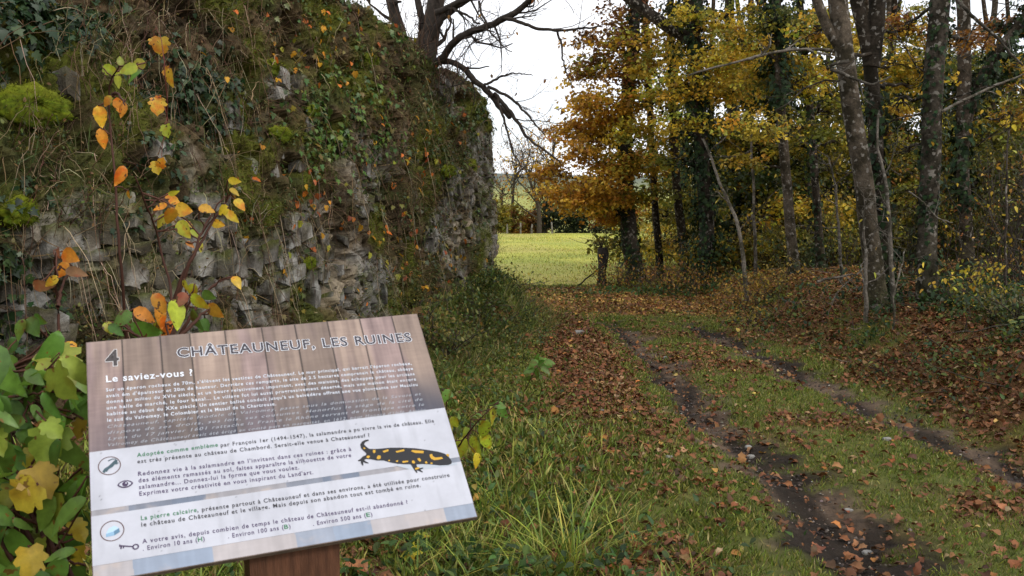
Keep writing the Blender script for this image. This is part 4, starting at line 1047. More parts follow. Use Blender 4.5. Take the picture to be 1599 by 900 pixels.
# ------------------------------------------------------------------ far hedge, fence, trees beyond the meadow
def far():
    r = rs(900)
    for k_, (px_, d, hp, wp, lab, cols) in enumerate([(800, 62, 38, 26, 'low russet bush at the left end of the far hedge', BRN + OLI), (830, 63, 30, 26, 'brown bush below the leaning far tree', BRN), (862, 62, 46, 26, 'dark green bush in the middle of the far hedge', [(.025, .04, .015), (.035, .055, .02)]),
                                              (895, 61, 44, 26, 'dark green bush at the right of the far hedge', [(.02, .032, .014), (.03, .045, .016)]), (930, 61, 50, 30, 'dark bush of the far hedge behind the pollard stump', [(.02, .032, .014), (.04, .05, .018)]), (970, 60, 46, 40, 'far bush seen past the maple trunk', OLI),
                                              (1020, 60, 44, 40, 'far golden bush seen between the trunks', YEL), (775, 60, 40, 20, 'olive bush against the wall\'s far edge', OLI)]):
        b = ground_base(px_, d); b[2] = at(px_, 362, d)[2] - .3
        e = empty('hedge_bush', b, lab, 'bush', 'bushes of the far hedge')
        m1, m2 = MB(), MB(); w_, h = wp * d / FPX, 1.45 * hp * d / FPX
        tube(m1, wander(r, b, b + UP * h * .7, 6, .1), np.linspace(.09, .04, 6), DARKB, 5)
        spray(m2, m1, r, b + UP * .2, b + UP * h * .5, w_, w_, h * .55, 2600, .17, cols, per=40, branch=.05)
        m1.build('stem', M_DBARK, e); m2.build('foliage', M_LEAF, e)
    def ftree(lab, pts, d, w0, cols, n, spread, seed):
        r = rs(seed); P = np.array([at(p[0], p[1], d) for p in pts]); P[0, 2] -= .6
        e = empty('tree', P[0], lab, 'tree', 'trees of the far hedge'); m1, m2 = MB(), MB()
        L = smooth_line(P, 20); tube(m1, L, np.linspace(w0, w0 * .3, 20) * d / FPX / 2, DARKB * 1.3, 7); tips = []
        for k_ in range(16):
            i = r.randint(5, 20)
            twigs(m1, r, L[i], UP * 1.0 + r.randn(3) * .7, spread * r.uniform(.5, 1), w0 * .3 * d / FPX / 2, DARKB * 1.3, 3, tips, .5)
        T = np.array(tips); q = r.randint(0, len(T), n)
        leaves(m2, T_DIA, T[q] + r.randn(n, 3) * .12, rdir(r, n), rdir(r, n), .16 * r.uniform(.6, 1.2, n), palette(r, cols, n)); m1.build('trunk', M_DBARK, e); m2.build('crown', M_LEAF, e)
    ftree('half bare far tree close to the wall\'s far edge', [(801, 352), (800, 320), (802, 290), (806, 255)], 64, 7, BRN + ORA, 420, 2.2, 911)
    ftree('far tree with leaning twin stems left of the dark hedge', [(842, 358), (842, 325), (832, 295), (820, 262)], 60, 9, ORA, 500, 2.4, 912)
    ftree('far tree rising above the dark hedge bushes', [(850, 358), (852, 310), (858, 270), (866, 230)], 62, 8, ORA, 800, 2.6, 913)
    ftree('small far tree behind the russet bush', [(782, 350), (783, 320), (785, 290)], 66, 5, BRN, 260, 1.6, 914)
    for k_, (px_, h, t) in enumerate([(813, 15, 0), (830, 13, .05), (862, 16, -.03), (792, 13, 0)]):
        b = at(px_, 363, 58); m1 = MB(); tube(m1, np.array([b - UP * .3, b + UP * .2, b + UP * h * 58 / FPX + C3(t, 0, 0)]), [.055, .055, .045], C3(.2, .18, .15), 7)
        tag(m1.build('fence_post', M_BARK), ['pale fence post at the far hedge left of the leaning tree', 'slightly tilted fence post under the leaning far tree', 'fence post in front of the dark hedge bushes', 'fence post nearest the wall in the far hedge'][k_], 'post', 'fence posts at the meadow edge')
far()

# ------------------------------------------------------------------ stones
def stone_at(px_, py_, s, label, seed, col=(.25, .24, .22)):
    r = rs(seed); gx, gy = gpt(px_, py_)
    for _ in range(8):
        g = ground_z(np.array([gx]), np.array([gy]))[0]
        a = (px_ - 799.5) / FPX; b = (450 - py_) / FPX
        t = (g - CAMZ) / (-SP + b * CP); gx, gy = a * t, (CP + b * SP) * t
    th, ph = np.meshgrid(np.linspace(0, 2 * np.pi, 18, endpoint=False), np.linspace(0, np.pi, 10))
    d = np.stack([np.sin(ph) * np.cos(th), np.sin(ph) * np.sin(th), np.cos(ph)], -1).reshape(-1, 3)
    q = np.sign(d) * abs(d) ** .7; rr = .7 + .6 * fbm(d[:, 0] * 1.3 + seed, d[:, 1] * 1.3, d[:, 2] * 1.3, seed, 3)
    V = C3(gx, gy, g + s * .15) + q * rr[:, None] * C3(1, .7, .5) * s * .5
    ii = np.arange(9)[:, None] * 18 + np.arange(18)[None]; i2 = np.arange(9)[:, None] * 18 + (np.arange(18)[None] + 1) % 18
    T = np.vstack([np.c_[ii.ravel(), (i2 + 18).ravel(), i2.ravel()], np.c_[ii.ravel(), (ii + 18).ravel(), (i2 + 18).ravel()]])
    mb = MB(); mb.add(V, T, C3(*col)); tag(mb.build('stone', M_MUD, smooth=False), label, 'stone', 'loose limestone pieces on the ground')
for q in [(1113, 466, .17, 'flat white stone at the foot of the bank behind the golden leaves', 1), (1314, 506, .17, 'white stone on the bank below the leaning trunk', 2), (1334, 499, .10, 'small pale stone beside the white one below the leaning trunk', 3), (1376, 496, .13, 'pale stone at the foot of the forked trunk', 4),
          (1588, 548, .2, 'mossy pale rock at the right edge of the bank', 5, (.2, .2, .17)), (905, 522, .13, 'flat white stone at the edge of the brown leaf bank', 6), (1045, 716, .045, 'small white stone on the leaf-strewn verge left of the rut', 7), (1168, 700, .05, 'white pebble in the left rut', 8),
          (1172, 716, .06, 'larger pale pebble beside the white one in the left rut', 9), (1355, 866, .05, 'pale stone in the rut at the bottom edge', 10), (1385, 688, .06, 'white stone chip in the grass between the ruts', 11), (940, 643, .05, 'white stone half hidden in leaves beside the verge grass', 12), (1040, 560, .06, 'grey stone in the upper left rut', 13), (1325, 800, .05, 'grey pebble in the rut below the dark mud', 14)]:
    stone_at(*q)
def bank_twigs():
    r = rs(960); mb = MB()
    for q in range(260):
        x0, y0 = r.uniform(3.4, 7.5), r.uniform(7, 18); p = C3(x0, y0, ground_z(C3(x0), C3(y0))[0] + .02)
        d = norm(C3(r.randn(), r.randn(), .25 * abs(r.randn()))[None])[0]; L = r.uniform(.15, .9)
        tube(mb, wander(r, p, p + d * L, 6, .05), np.linspace(.006, .002, 6) * r.uniform(.5, 1.4), palette(r, [(.10, .07, .045), (.20, .16, .12), (.05, .035, .025)], 1)[0], 4)
    tag(mb.build('twigs', M_DRY), 'fallen twigs strewn over the leafy bank', 'twigs', kind='stuff')
bank_twigs()
def pebbles():
    r = rs(950); mb = MB(); n = 7000
    Lr = np.vstack([smooth_line(RUT_L, 200), smooth_line(RUT_R, 200)])
    p = Lr[r.randint(0, 400, n)] + r.randn(n, 2) * .15; k_ = (p[:, 1] > 2.8) & (p[:, 1] < 14); p = p[k_]; n = len(p)
    z = ground_z(p[:, 0], p[:, 1])
    leaves(mb, (np.array([(0, 0, 0), (.5, .4, .1), (0, 1, 0), (-.5, .5, .05), (0, .5, .42)]), np.array([(0, 1, 4), (1, 2, 4), (2, 3, 4), (3, 0, 4)]), np.ones(5)), np.c_[p, z], rdir(r, n) * C3(1, 1, .2), UP + .2 * rdir(r, n), r.uniform(.006, .034, n) * r.uniform(.5, 1, n), palette(r, [(.22, .18, .15), (.10, .075, .06), (.40, .38, .35), (.03, .022, .018)], n, .25, [.10, .35, .015, .535]))
    tag(mb.build('gravel', M_MUD, smooth=False), 'small limestone chips and mud clods in the ruts', 'gravel', kind='stuff')
pebbles()

# ------------------------------------------------------------------ leafy plants in front of the wall
def leafy(label, d, stems, leaves_, seed, name='shrub', stemcol=(.07, .03, .02), tm=T_OV, w0=.006, grp='leafy young shrubs before the wall', mat=None):
    """stems: lists of photo points; leaves_: (px,py,len_px,angle_deg from straight down, colour)"""
    r = rs(seed)
    P0_ = at(stems[0][0][0], stems[0][0][1], d)
    P0_[2] = min(P0_[2], ground_z(P0_[:1], P0_[1:2])[0])
    e = empty(name, P0_, label, 'shrub', grp)
    mt, mc = MB(), MB(); SL = []
    for s in stems:
        P = np.array([at(p[0], p[1], d + .12 * math.sin(i * 1.3 + seed)) for i, p in enumerate(s)]); L = smooth_line(P, 26) + np.cumsum(r.randn(26, 3) * .0015, 0)
        tube(mt, L, np.linspace(w0, w0 * .35, 26), C3(*stemcol), 6); SL.append(L)
    A = np.concatenate(SL)
    for (px_, py_, ln, ang, c) in leaves_:
        q = at(px_, py_, d + r.uniform(-.12, .12)); size = ln * d / FPX
        dirn = C3(math.sin(rad(ang)), r.uniform(-.5, .15), -math.cos(rad(ang)))
        a = q - norm(dirn[None])[0] * size * .5
        leaves(mc, (T_LOBE if c[0] > .2 and r.rand() < .8 else (tm if r.rand() < .75 else T_OV)) if tm is T_OV2 else (tm if r.rand() < .8 else T_RND), a[None], dirn[None], (C3(r.randn() * .6, -1, .45 + r.randn() * .5))[None], [size], palette(r, [c], 1, .16), wid=[r.uniform(.85, 1.2)])
        k_ = np.argmin(((A - a) ** 2).sum(1)); tube(mt, wander(r, A[k_], a, 5, .01), w0 * .38, C3(*stemcol) * 1.5, 4)
    mt.build('stems', M_DRY, e); mc.build('leaves', mat or M_BIGLEAF, e)
Yl, Or, Lg, Gr, Ob, Br = (.60, .38, .03), (.58, .24, .025), (.34, .36, .03), (.10, .20, .03), (.50, .30, .03), (.28, .14, .06)
leafy('tall thin sapling with yellow-green leaves on top and orange ones hanging below', 2.9, [[(205, 640), (200, 520), (193, 400), (186, 290), (176, 200), (172, 130), (188, 105)], [(172, 150), (186, 140), (196, 160)]],
      [(172, 110, 26, 70, Lg), (200, 108, 30, -80, Lg), (208, 118, 34, -60, Gr), (184, 127, 22, 10, Lg), (188, 95, 16, 180, Lg), (185, 165, 32, 25, Or), (192, 172, 24, -10, Or), (157, 182, 36, 12, Yl), (168, 158, 20, -30, Ob), (160, 216, 34, 8, Or), (188, 275, 34, -15, Or), (215, 102, 26, -70, Lg), (200, 304, 14, 0, Ob)], 1001)
leafy('slender creeper stem with small yellow lobed leaves hanging in front of dark ivy', 4.0, [[(262, 190), (260, 120), (258, 70), (246, 40)]],
      [(251, 73, 30, 0, Yl), (244, 70, 24, 30, Yl), (264, 121, 30, 0, Yl), (262, 112, 18, 60, Or), (246, 167, 28, 0, Yl), (247, 157, 16, 0, Or), (260, 205, 22, 10, Lg), (245, 262, 24, 10, Yl), (252, 254, 18, 150, Yl)], 1002, name='creeper', tm=T_LOBE, w0=.003, stemcol=(.16, .05, .04))
leafy('shrub with a dense cluster of yellow and orange oval leaves against bare stones', 2.8, [[(272, 640), (274, 500), (272, 440), (255, 380), (240, 330), (215, 270)], [(272, 470), (300, 400), (320, 350), (355, 310)], [(270, 480), (290, 420), (330, 350), (368, 290)], [(270, 540), (300, 490), (340, 440), (370, 440)]],
      [(267, 308, 20, 80, Or), (271, 302, 18, 100, Lg), (250, 323, 22, -70, Yl), (272, 314, 22, 75, Yl), (266, 338, 30, -20, Yl), (286, 328, 26, 80, Yl), (252, 345, 26, -35, Lg), (286, 358, 32, 35, Lg), (305, 366, 24, 60, Lg), (295, 350, 18, 60, Or), (322, 326, 26, 80, Or), (348, 329, 22, -60, Yl), (362, 338, 28, 50, Yl), (340, 350, 22, 70, Yl), (366, 283, 20, 80, Yl), (366, 299, 20, 60, Ob), (375, 319, 24, 55, Yl), (297, 382, 16, 60, Or), (313, 385, 20, 20, Lg), (370, 440, 24, 45, Yl)], 1003)
leafy('low shrub of orange and green leaves just above the sign', 2.3, [[(270, 700), (262, 560), (255, 500), (240, 470)], [(262, 540), (290, 490), (310, 450)], [(262, 545), (215, 520), (185, 490)], [(262, 550), (310, 500), (330, 480)]],
      [(250, 475, 40, 30, Or), (252, 495, 44, 15, Or), (277, 490, 48, 20, Lg), (225, 492, 40, 60, Or), (305, 500, 42, 20, Gr), (310, 472, 34, 45, Lg), (335, 486, 32, 40, Ob), (300, 455, 26, -20, Lg), (190, 498, 36, -60, Gr), (180, 515, 30, 60, Gr), (228, 518, 48, 75, Gr), (205, 510, 30, 90, Gr), (170, 512, 22, 40, Lg), (290, 448, 24, 10, Lg), (325, 462, 24, 60, Gr), (262, 515, 36, -40, Or), (318, 512, 34, 0, Gr), (283, 468, 26, -40, Br), (245, 510, 26, 30, Lg)], 1004)
leafy('withering shrub with curled brown and orange leaves at the left', 2.6, [[(105, 640), (95, 520), (85, 460), (88, 400)], [(90, 480), (105, 430), (130, 420)]],
      [(108, 400, 30, 60, Or), (97, 422, 32, -40, Or), (118, 425, 36, 80, Br), (65, 447, 38, 85, Br), (80, 440, 26, -50, Ob), (90, 395, 18, 0, Br)], 1005)
leafy('young sapling with large yellow-green leaves beside the right edge of the sign', 4.4, [[(690, 760), (712, 710), (730, 680), (760, 650), (785, 630)], [(700, 740), (690, 660), (696, 615)], [(730, 685), (738, 650)]],
      [(742, 700, 44, 10, Lg), (755, 672, 40, -20, Lg), (770, 650, 36, 15, Lg), (785, 645, 24, 40, Gr), (728, 680, 30, 0, Lg), (720, 700, 36, -20, Lg), (760, 690, 34, 30, Lg), (782, 633, 20, 90, Gr), (772, 632, 20, -90, Gr), (745, 720, 28, 10, Yl), (700, 672, 26, 10, Lg), (690, 640, 24, 40, Gr), (696, 618, 24, -30, Gr), (702, 615, 20, 70, Gr), (710, 660, 22, 30, Lg), (690, 700, 22, 0, Ob)], 1006, name='sapling')
leafy('small green walnut-like seedling on the brown leaf bank', 7.3, [[(818, 612), (828, 592), (842, 574)], [(828, 592), (848, 584)]], [(824, 592, 16, -50, Gr), (844, 588, 16, 30, Gr), (858, 566, 18, 95, Gr), (838, 560, 16, 170, Gr), (838, 583, 20, 0, Gr), (850, 570, 26, 80, Gr), (832, 568, 20, -60, Gr), (845, 562, 18, 110, Gr), (826, 578, 20, -70, Gr), (852, 578, 20, 60, Gr)], 1007, name='seedling', w0=.004)
def left_shrub():
    r = rs(1010)
    st, lv = [], []
    for k_ in range(9):
        x0 = r.uniform(20, 150); x1 = r.uniform(-40, 120)
        st.append([(x0, 1000), (x0 * .6 + x1 * .4 + r.randn() * 15, 850), (x1 + r.randn() * 15, 700), (x1 + r.randn() * 20, r.uniform(540, 640))])
    for k_ in range(150):
        px_, py_ = r.uniform(-30, 150), 560 + 380 * r.rand()
        if px_ > 135 - .02 * (py_ - 560): px_ -= 70
        top = py_ < 640; low_ = py_ > 740
        c = [(.10, .20, .035), (.15, .27, .04), (.25, .30, .04), (.50, .37, .035)][r.choice(4, p=[.46, .36, .14, .04] if not low_ else [.40, .30, .18, .12])]
        lv.append((px_, py_, r.uniform(34, 104) if c[0] < .2 else r.uniform(34, 74), r.randn() * 42, c))
    leafy('large leafy shrub with hanging green and yellowing leaves at the lower left corner', 1.95, st, lv, 1010, tm=T_OV2, w0=.007, grp=None, mat=M_GREENLEAF)
    st2 = [[(140, 620), (110, 560), (70, 520), (40, 505)], [(110, 560), (50, 560), (0, 600)]]
    leafy('broad green leaves of a bramble at the left edge above the large shrub', 2.6, st2, [(50, 510, 34, 30, Gr), (30, 515, 36, -20, Gr), (60, 500, 26, 60, Gr), (75, 520, 26, 20, Gr), (20, 540, 30, 0, (.06, .12, .03)), (85, 560, 40, 10, Lg), (60, 575, 40, -10, Lg), (110, 545, 30, 40, Yl), (100, 590, 34, 10, Gr), (15, 570, 34, 20, Gr)], 1011)
left_shrub()
def single_leaf(px_, py_, size, c, label, seed, tm=T_MAPLE):
    r = rs(seed); gx, gy = gpt(px_, py_); g = ground_z(np.array([gx]), np.array([gy]))[0] + .05
    b = (450 - py_) / FPX; t = (g - CAMZ) / (-SP + b * CP); p = C3((px_ - 799.5) / FPX * t, (CP + b * SP) * t, g)
    mb = MB(); leaves(mb, tm, p[None], (C3(r.randn(), r.randn(), .2))[None], (C3(0, -.5, 1))[None], [size], np.array([c])); tag(mb.build('fallen_leaf', M_BIGLEAF), label, 'leaf', 'single fallen leaves below the sign')
single_leaf(628, 862, .11, (.55, .48, .03), 'bright yellow spotted leaf lying in grass below the sign', 1)
single_leaf(573, 890, .10, (.38, .15, .05), 'orange-brown leaf on the ground beside the sign post', 2, T_CRISP)
single_leaf(645, 838, .09, (.40, .42, .04), 'yellow-green leaf just below the sign edge', 3, T_OV)

# ------------------------------------------------------------------ information sign
def sign():
    BL = C3(-0.71816, 1.55374, 0.95935)
    ex = norm(C3(0.92902617, 0.36753029, 0.04280018)[None])[0]
    ey = C3(-0.28994771, 0.65085487, 0.70165395); ey = norm((ey - ex * (ex @ ey))[None])[0]; ez = np.cross(ex, ey)
    W, H = .70, .5235
    root = empty('information_sign', (0, 0, 0), 'tilted information panel about the castle ruins on a wooden post', 'sign')
    base = BL + ex * .35 + ey * .2; root.location = (base[0], base[1], float(ground_z(base[:1], base[1:2])[0]))
    Mx = mathutils.Matrix(((ex[0], ey[0], ez[0], BL[0]), (ex[1], ey[1], ez[1], BL[1]), (ex[2], ey[2], ez[2], BL[2]), (0, 0, 0, 1)))
    def put(o, par):
        o.parent = par
        o.matrix_parent_inverse = mathutils.Matrix()
        if par is root: o.matrix_basis = root.matrix_basis.inverted() @ Mx if False else mathutils.Matrix.Translation([-q for q in root.location]) @ Mx
        return o
    # board: body + printed picture
    def boxm(mb, x0, x1, y0, y1, z0, z1, c):
        V = [(x, y, z) for z in (z0, z1) for y in (y0, y1) for x in (x0, x1)]
        q = [(0, 2, 3, 1), (4, 5, 7, 6), (0, 1, 5, 4), (2, 6, 7, 3), (0, 4, 6, 2), (1, 3, 7, 5)]
        mb.add(V, [t for a, b, c_, d in q for t in ((a, b, c_), (a, c_, d))], c)
    mb = MB(); boxm(mb, 0, W, 0, H, -.012, -.0006, C3(.16, .12, .10))
    board = put(mb.build('board', M_POST, None, False), root)
    # printed planks
    nx_, ny_ = 500, 374
    gx, gy = np.meshgrid(np.linspace(.0015, W - .0015, nx_), np.linspace(.0015, H - .0015, ny_)); a, b = gx.ravel(), gy.ravel()
    seams = np.array([.066, .140, .199, .270, .347, .418, .490, .563, .637]); tones = np.array([.95, .78, .60, .98, 1.02, .82, .66, .95, 1.0, .80])
    pi_ = np.searchsorted(seams, a + .002 * np.sin(b * 9)); tone = tones[pi_]
    r = rs(1100); ph = r.rand(10) * 50
    wv = a * 42 + ph[pi_] + 2.2 * fbm(a * 9 + ph[pi_], b * 3.2, seed=2) * 3
    cath = .5 + .5 * np.sin(wv * 3 + 6 * np.exp(-((b - .25 - .1 * np.sin(ph[pi_])) / .2) ** 2))
    gr = fbm(a * 130 + ph[pi_], b * 6, seed=3); fine = fbm(a * 40, b * 260, seed=4, o=2)
    t = np.clip(.24 * cath + .60 * gr + .16 * fine, 0, 1)[:, None]
    c = lerp(C3(.15, .105, .09), C3(.46, .345, .275), t) * tone[:, None]
    pur = sstep(.45, .65, fbm(a * 14 + ph[pi_], b * 3, seed=7))[:, None]; c = lerp(c, c * C3(.82, .78, 1.0), pur * .6)
    sd = np.min(abs(a[:, None] + .002 * np.sin(b * 9)[:, None] - seams[None]), 1); c = c * lerp(.22, 1, sstep(.0006, .0026, sd))[:, None]
    dk = sstep(.40, .255, b + .10 * (fbm(a * 8 + ph[pi_] * .3, b * 4, seed=5) - .5)) * (.35 + .65 * np.array([.25, .55, .3, 1.0, .55, .35, 1.0, .55, .35, 1.0])[pi_])
    c = lerp(c, lerp(C3(.035, .05, .085), c * C3(.34, .37, .48), .30), (dk * .9)[:, None])
    lowm = (b < .15)[:, None]
    fade = np.where((b < .034)[:, None], lerp(C3(.26, .31, .40), C3(.42, .385, .39), sstep(.75, 1.0, tone)[:, None]) * (.85 + .3 * t), lerp(C3(.15, .18, .24), C3(.30, .29, .31), sstep(.7, 1.0, tone)[:, None]) * (.8 + .4 * t))
    fade = lerp(fade, C3(.50, .40, .34), sstep(.6, .8, fbm(a * 25, b * 25, seed=8))[:, None] * .5)
    c = np.where(lowm, fade, c)
    ii = (np.arange(ny_ - 1)[:, None] * nx_ + np.arange(nx_ - 1)[None]).ravel()
    mb = MB(); mb.add(np.c_[a, b, 0 * a], np.vstack([np.c_[ii, ii + 1, ii + nx_ + 1], np.c_[ii, ii + nx_ + 1, ii + nx_]]), np.clip(c, .01, .9))
    put(mb.build('plank_picture', M_PRINT), board)
    WHT = C3(.49, .505, .57)
    for (y0, y1) in ((.138, .261), (.031, .127)):
        fx, fy = np.meshgrid(np.linspace(.001, W - .001, 280), np.linspace(y0, y1, 50)); fx, fy = fx.ravel(), fy.ravel()
        dirt = 1 - .10 * sstep(.5, .8, fbm(fx * 60, fy * 9, seed=91)) - .06 * sstep(.45, .7, fbm(fx * 11, fy * 11, seed=92)) - .45 * (hsh(np.floor(fx * 420), np.floor(fy * 420), fx * 0, 93) > .9985)
        qi = (np.arange(49)[:, None] * 280 + np.arange(279)[None]).ravel()
        mb = MB(); mb.add(np.c_[fx, fy, 0 * fx + .0005], np.vstack([np.c_[qi, qi + 1, qi + 281], np.c_[qi, qi + 281, qi + 280]]), WHT * dirt[:, None] * C3(1.02, 1.01, 1)); put(mb.build('white_field', M_PRINT, None, False), board)
    def text2(body, bold=0, shear=0, sp=1.08):
        cu = bpy.data.curves.new('lettering', 'FONT'); cu.body = body; cu.size = 1; cu.offset = bold; cu.shear = shear; cu.space_character = sp; cu.resolution_u = 3; cu.fill_mode = 'FRONT'
        o = bpy.data.objects.new('lettering', cu); COL.objects.link(o)
        dg = bpy.context.evaluated_depsgraph_get(); me = bpy.data.meshes.new_from_object(o.evaluated_get(dg)); me.calc_loop_triangles()
        V = np.array([v.co[:] for v in me.vertices]).reshape(-1, 3); T = np.array([q.vertices[:] for q in me.loop_triangles]).reshape(-1, 3)
        bpy.data.objects.remove(o); bpy.data.curves.remove(cu); bpy.data.meshes.remove(me)
        return V, T
    def line(mb, body, u0, v0, cap, width, c, bold=.018, shear=0, z=.0010, sp=1.22, v1=None):
        V, T = text2(body, bold * .62, shear, sp)
        V = V.copy(); x0 = V[:, 0].min(); wd = V[:, 0].max() - x0; sx = (width / wd) if width else cap / .72
        V[:, 0] = (V[:, 0] - x0) * sx + u0; V[:, 1] = V[:, 1] * cap / .72 + v0; V[:, 2] = z
        if v1 is not None: V[:, 1] += (v1 - v0) * (V[:, 0] - u0) / max(width or 1, .01)
        mb.add(V, T, c); return V[:, 0].max()
    DKT, PUR, GRN, LIT = C3(.035, .033, .04), C3(.06, .035, .10), C3(.03, .17, .075), C3(.62, .66, .74)
    mb = MB(); line(mb, 'CHÂTEAUNEUF, LES RUINES', .171, .463, .0245, .500, C3(.72, .74, .8), .085, z=.0007, sp=1.16, v1=.4455); line(mb, '4', .0345, .4575, .040, .027, C3(.62, .6, .6), .08, z=.0007)
    line(mb, 'CHÂTEAUNEUF, LES RUINES', .1725, .463, .0245, .497, C3(.05, .045, .055), .022, z=.0014, sp=1.16, v1=.4455); line(mb, '4', .0355, .4575, .040, .025, C3(.06, .05, .05), .03, z=.0014)
    put(mb.build('title_lettering', M_PRINT, None, False), board)
    mb = MB(); line(mb, 'Le saviez-vous ?', .035, .418, .0165, .163, C3(.72, .75, .82), .03, sp=1.14, v1=.413); put(mb.build('subtitle_lettering', M_PRINT, None, False), board)
    para = ["Sur un éperon rocheux de 70m, s'élèvent les vestiges de Châteauneuf. Le mur principal, qui barrait l'éperon rocheux,", "avait 6m d'épaisseur et 20m de hauteur. Derrière ces remparts, le site de 2.5 hectares comprenait le château, abbaye",
            "donné au milieu du XVIe siècle, et un bourg relativement important, avec des maisons, des échoppes pour les artisans", "une halle de marché, le four banal... Le village fut lui aussi progressivement déserté, mais une maison était encore",
            "habitée au début du XXe siècle. Un sentier balisé conduit jusqu'à un belvédère offrant une vue plongeante sur Massieu", "le sud du Valromey, le Colombier et le Massif de la Chartreuse."]
    ital = ["Châteauneuf, capitale féodale du Valromey, passe sous la domination de la Savoie et", "dispose de ses droits, ses lois, ses coutumes. Honorfus le siège de la cité de", "Lyon du 17 janvier 1601 rattache la France le Rhône servant de frontière entre le", "Valromey de Châteauneuf avait été érigé en comté puis en marquisat, en 1612, pour Honoré d'Urfé, Astrée"]
    mb = MB()
    for k_, s in enumerate(para):
        v = .3955 - .0143 * k_; line(mb, s, .034, v, .0080, .620 if k_ < 5 else .318, LIT, .028, v1=v - (.014 if k_ < 5 else .007))
    for k_, s in enumerate(ital):
        v = .3095 - .0136 * k_; line(mb, s, .034, v, .0072, .622, LIT * .62, 0, .3, v1=v - .010)
    put(mb.build('paragraph_lettering', M_PRINT, None, False), board)
    mb = MB()
    x = line(mb, 'Adoptée comme emblème', .083, .2375, .0088, .147, GRN, .03); line(mb, 'par François 1er (1494-1547), la salamandre a pu vivre la vie de château. Elle', x + .005, .2375 - .002, .0088, .667 - x - .005, DKT, .028, v1=.228)
    line(mb, 'est très présente au château de Chambord. Serait-elle venue à Chateauneuf ?', .083, .2235, .0088, .443, DKT, .028, v1=.214)
    rr_ = ["Redonnez vie à la salamandre en l'invitant dans ces ruines : grâce à", "des éléments ramassés au sol, faites apparaître la silhouette de votre", "salamandre... Donnez-lui la forme que vous voulez.", "Exprimez votre créativité en vous inspirant du Land'art."]
    for k_, s in enumerate(rr_): line(mb, s, .083, .1965 - .0140 * k_, .0092, [.400, .397, .292, .317][k_], PUR, .022, v1=.1965 - .014 * k_ - [.009, .009, .006, .007][k_])
    x = line(mb, 'La pierre calcaire', .083, .1045, .0090, .096, GRN, .03); line(mb, ', présente partout à Châteauneuf et dans ses environs, a été utilisée pour construire', x + .001, .1045 - .001, .0088, .667 - x - .001, DKT, .028, v1=.0965)
    line(mb, 'le château de Châteauneuf et le village. Mais depuis son abandon tout est tombé en ruine.', .083, .0915, .0088, .520, DKT, .028, v1=.084)
    line(mb, 'A votre avis, depuis combien de temps le château de Châteauneuf est-il abandonné ?', .083, .0585, .0090, .486, PUR, .02, v1=.052)
    for s, l, u, v, wd in (('. Environ 10 ans (', 'H', .083, .0445, .092), ('. Environ 100 ans (', 'B', .228, .0415, .100), ('. Environ 500 ans (', 'E', .382, .0385, .101)):
        x = line(mb, s, u, v, .0090, wd, PUR, .02); x = line(mb, l, x + .001, v, .0090, .0075, GRN, .03); line(mb, ')', x + .001, v, .0090, .003, PUR, .02)
    put(mb.build('question_lettering', M_PRINT, None, False), board)
    # salamander picture
    out_ = [(680, 129), (679, 135), (675, 146), (669, 151), (658, 157), (636, 165), (611, 173), (587, 178), (562, 182), (541, 183), (529, 184), (519, 186), (514, 192), (511, 198), (513, 202), (518, 204), (522, 205), (522, 208), (515, 208), (508, 205), (503, 199), (503, 190), (507, 183), (511, 177), (510, 173), (503, 171), (497, 166), (491, 163), (493, 161), (497, 161), (496, 157), (498, 150), (500, 151), (501, 158), (505, 155), (511, 153), (511, 155), (506, 159), (504, 162), (508, 164), (517, 162), (529, 157), (542, 155), (555, 148), (568, 143), (585, 139), (594, 138), (597, 129), (599, 122), (602, 116), (604, 117), (603, 122), (607, 120), (614, 115), (615, 117), (611, 122), (618, 124), (618, 126), (610, 126), (606, 130), (606, 135), (619, 134), (636, 130), (653, 125), (671, 123), (678, 125)]
    spots = [[(525, 183), (531, 183), (531, 177), (527, 172), (524, 176)], [(543, 177), (558, 180), (558, 174), (545, 171)], [(568, 172), (591, 175), (591, 169), (570, 167)], [(599, 168), (603, 171), (632, 163), (629, 156), (608, 161)], [(636, 156), (643, 157), (643, 150), (649, 144), (665, 143), (668, 137), (657, 136), (644, 136), (637, 142), (635, 148)], [(530, 166), (534, 170), (540, 167), (538, 159), (532, 157), (528, 161)], [(511, 171), (515, 172), (518, 168), (513, 163), (508, 167)], [(610, 149), (616, 150), (619, 142), (615, 138), (611, 143)], [(598, 145), (602, 147), (606, 140), (601, 136), (597, 140)], [(671, 147), (675, 150), (680, 147), (677, 140), (673, 144)], [(553, 155), (556, 154), (553, 150), (550, 153)], [(566, 151), (572, 151), (570, 146), (566, 147)], [(577, 148), (593, 147), (592, 143), (578, 142)], [(624, 139), (629, 140), (630, 133), (624, 133)], [(600, 128), (612, 129), (610, 124), (600, 122)], [(636, 136), (641, 133), (638, 130), (634, 131)], [(508, 192), (511, 190), (512, 187), (509, 186), (507, 188)]]
    def poly(mb, P, z, c, off=(0, 0), s=1e-3):
        tris = mathutils.geometry.tessellate_polygon([[mathutils.Vector((p[0], p[1], 0)) for p in P]])
        mb.add([(p[0] * s + off[0], p[1] * s + off[1], z) for p in P], tris, c)
    mb = MB(); poly(mb, [(560, 141), (690, 126), (690, 121), (600, 122), (566, 138)], .0008, C3(.42, .46, .52)); poly(mb, out_, .0011, C3(.014, .014, .017))
    for q in spots:
        m_ = np.mean(q, 0); poly(mb, [tuple(m_ + (np.array(p) - m_) * (.80, .74)) for p in q], .0015, C3(.58, .33, .03))
    put(mb.build('salamander_picture', M_PRINT, None, False), board)
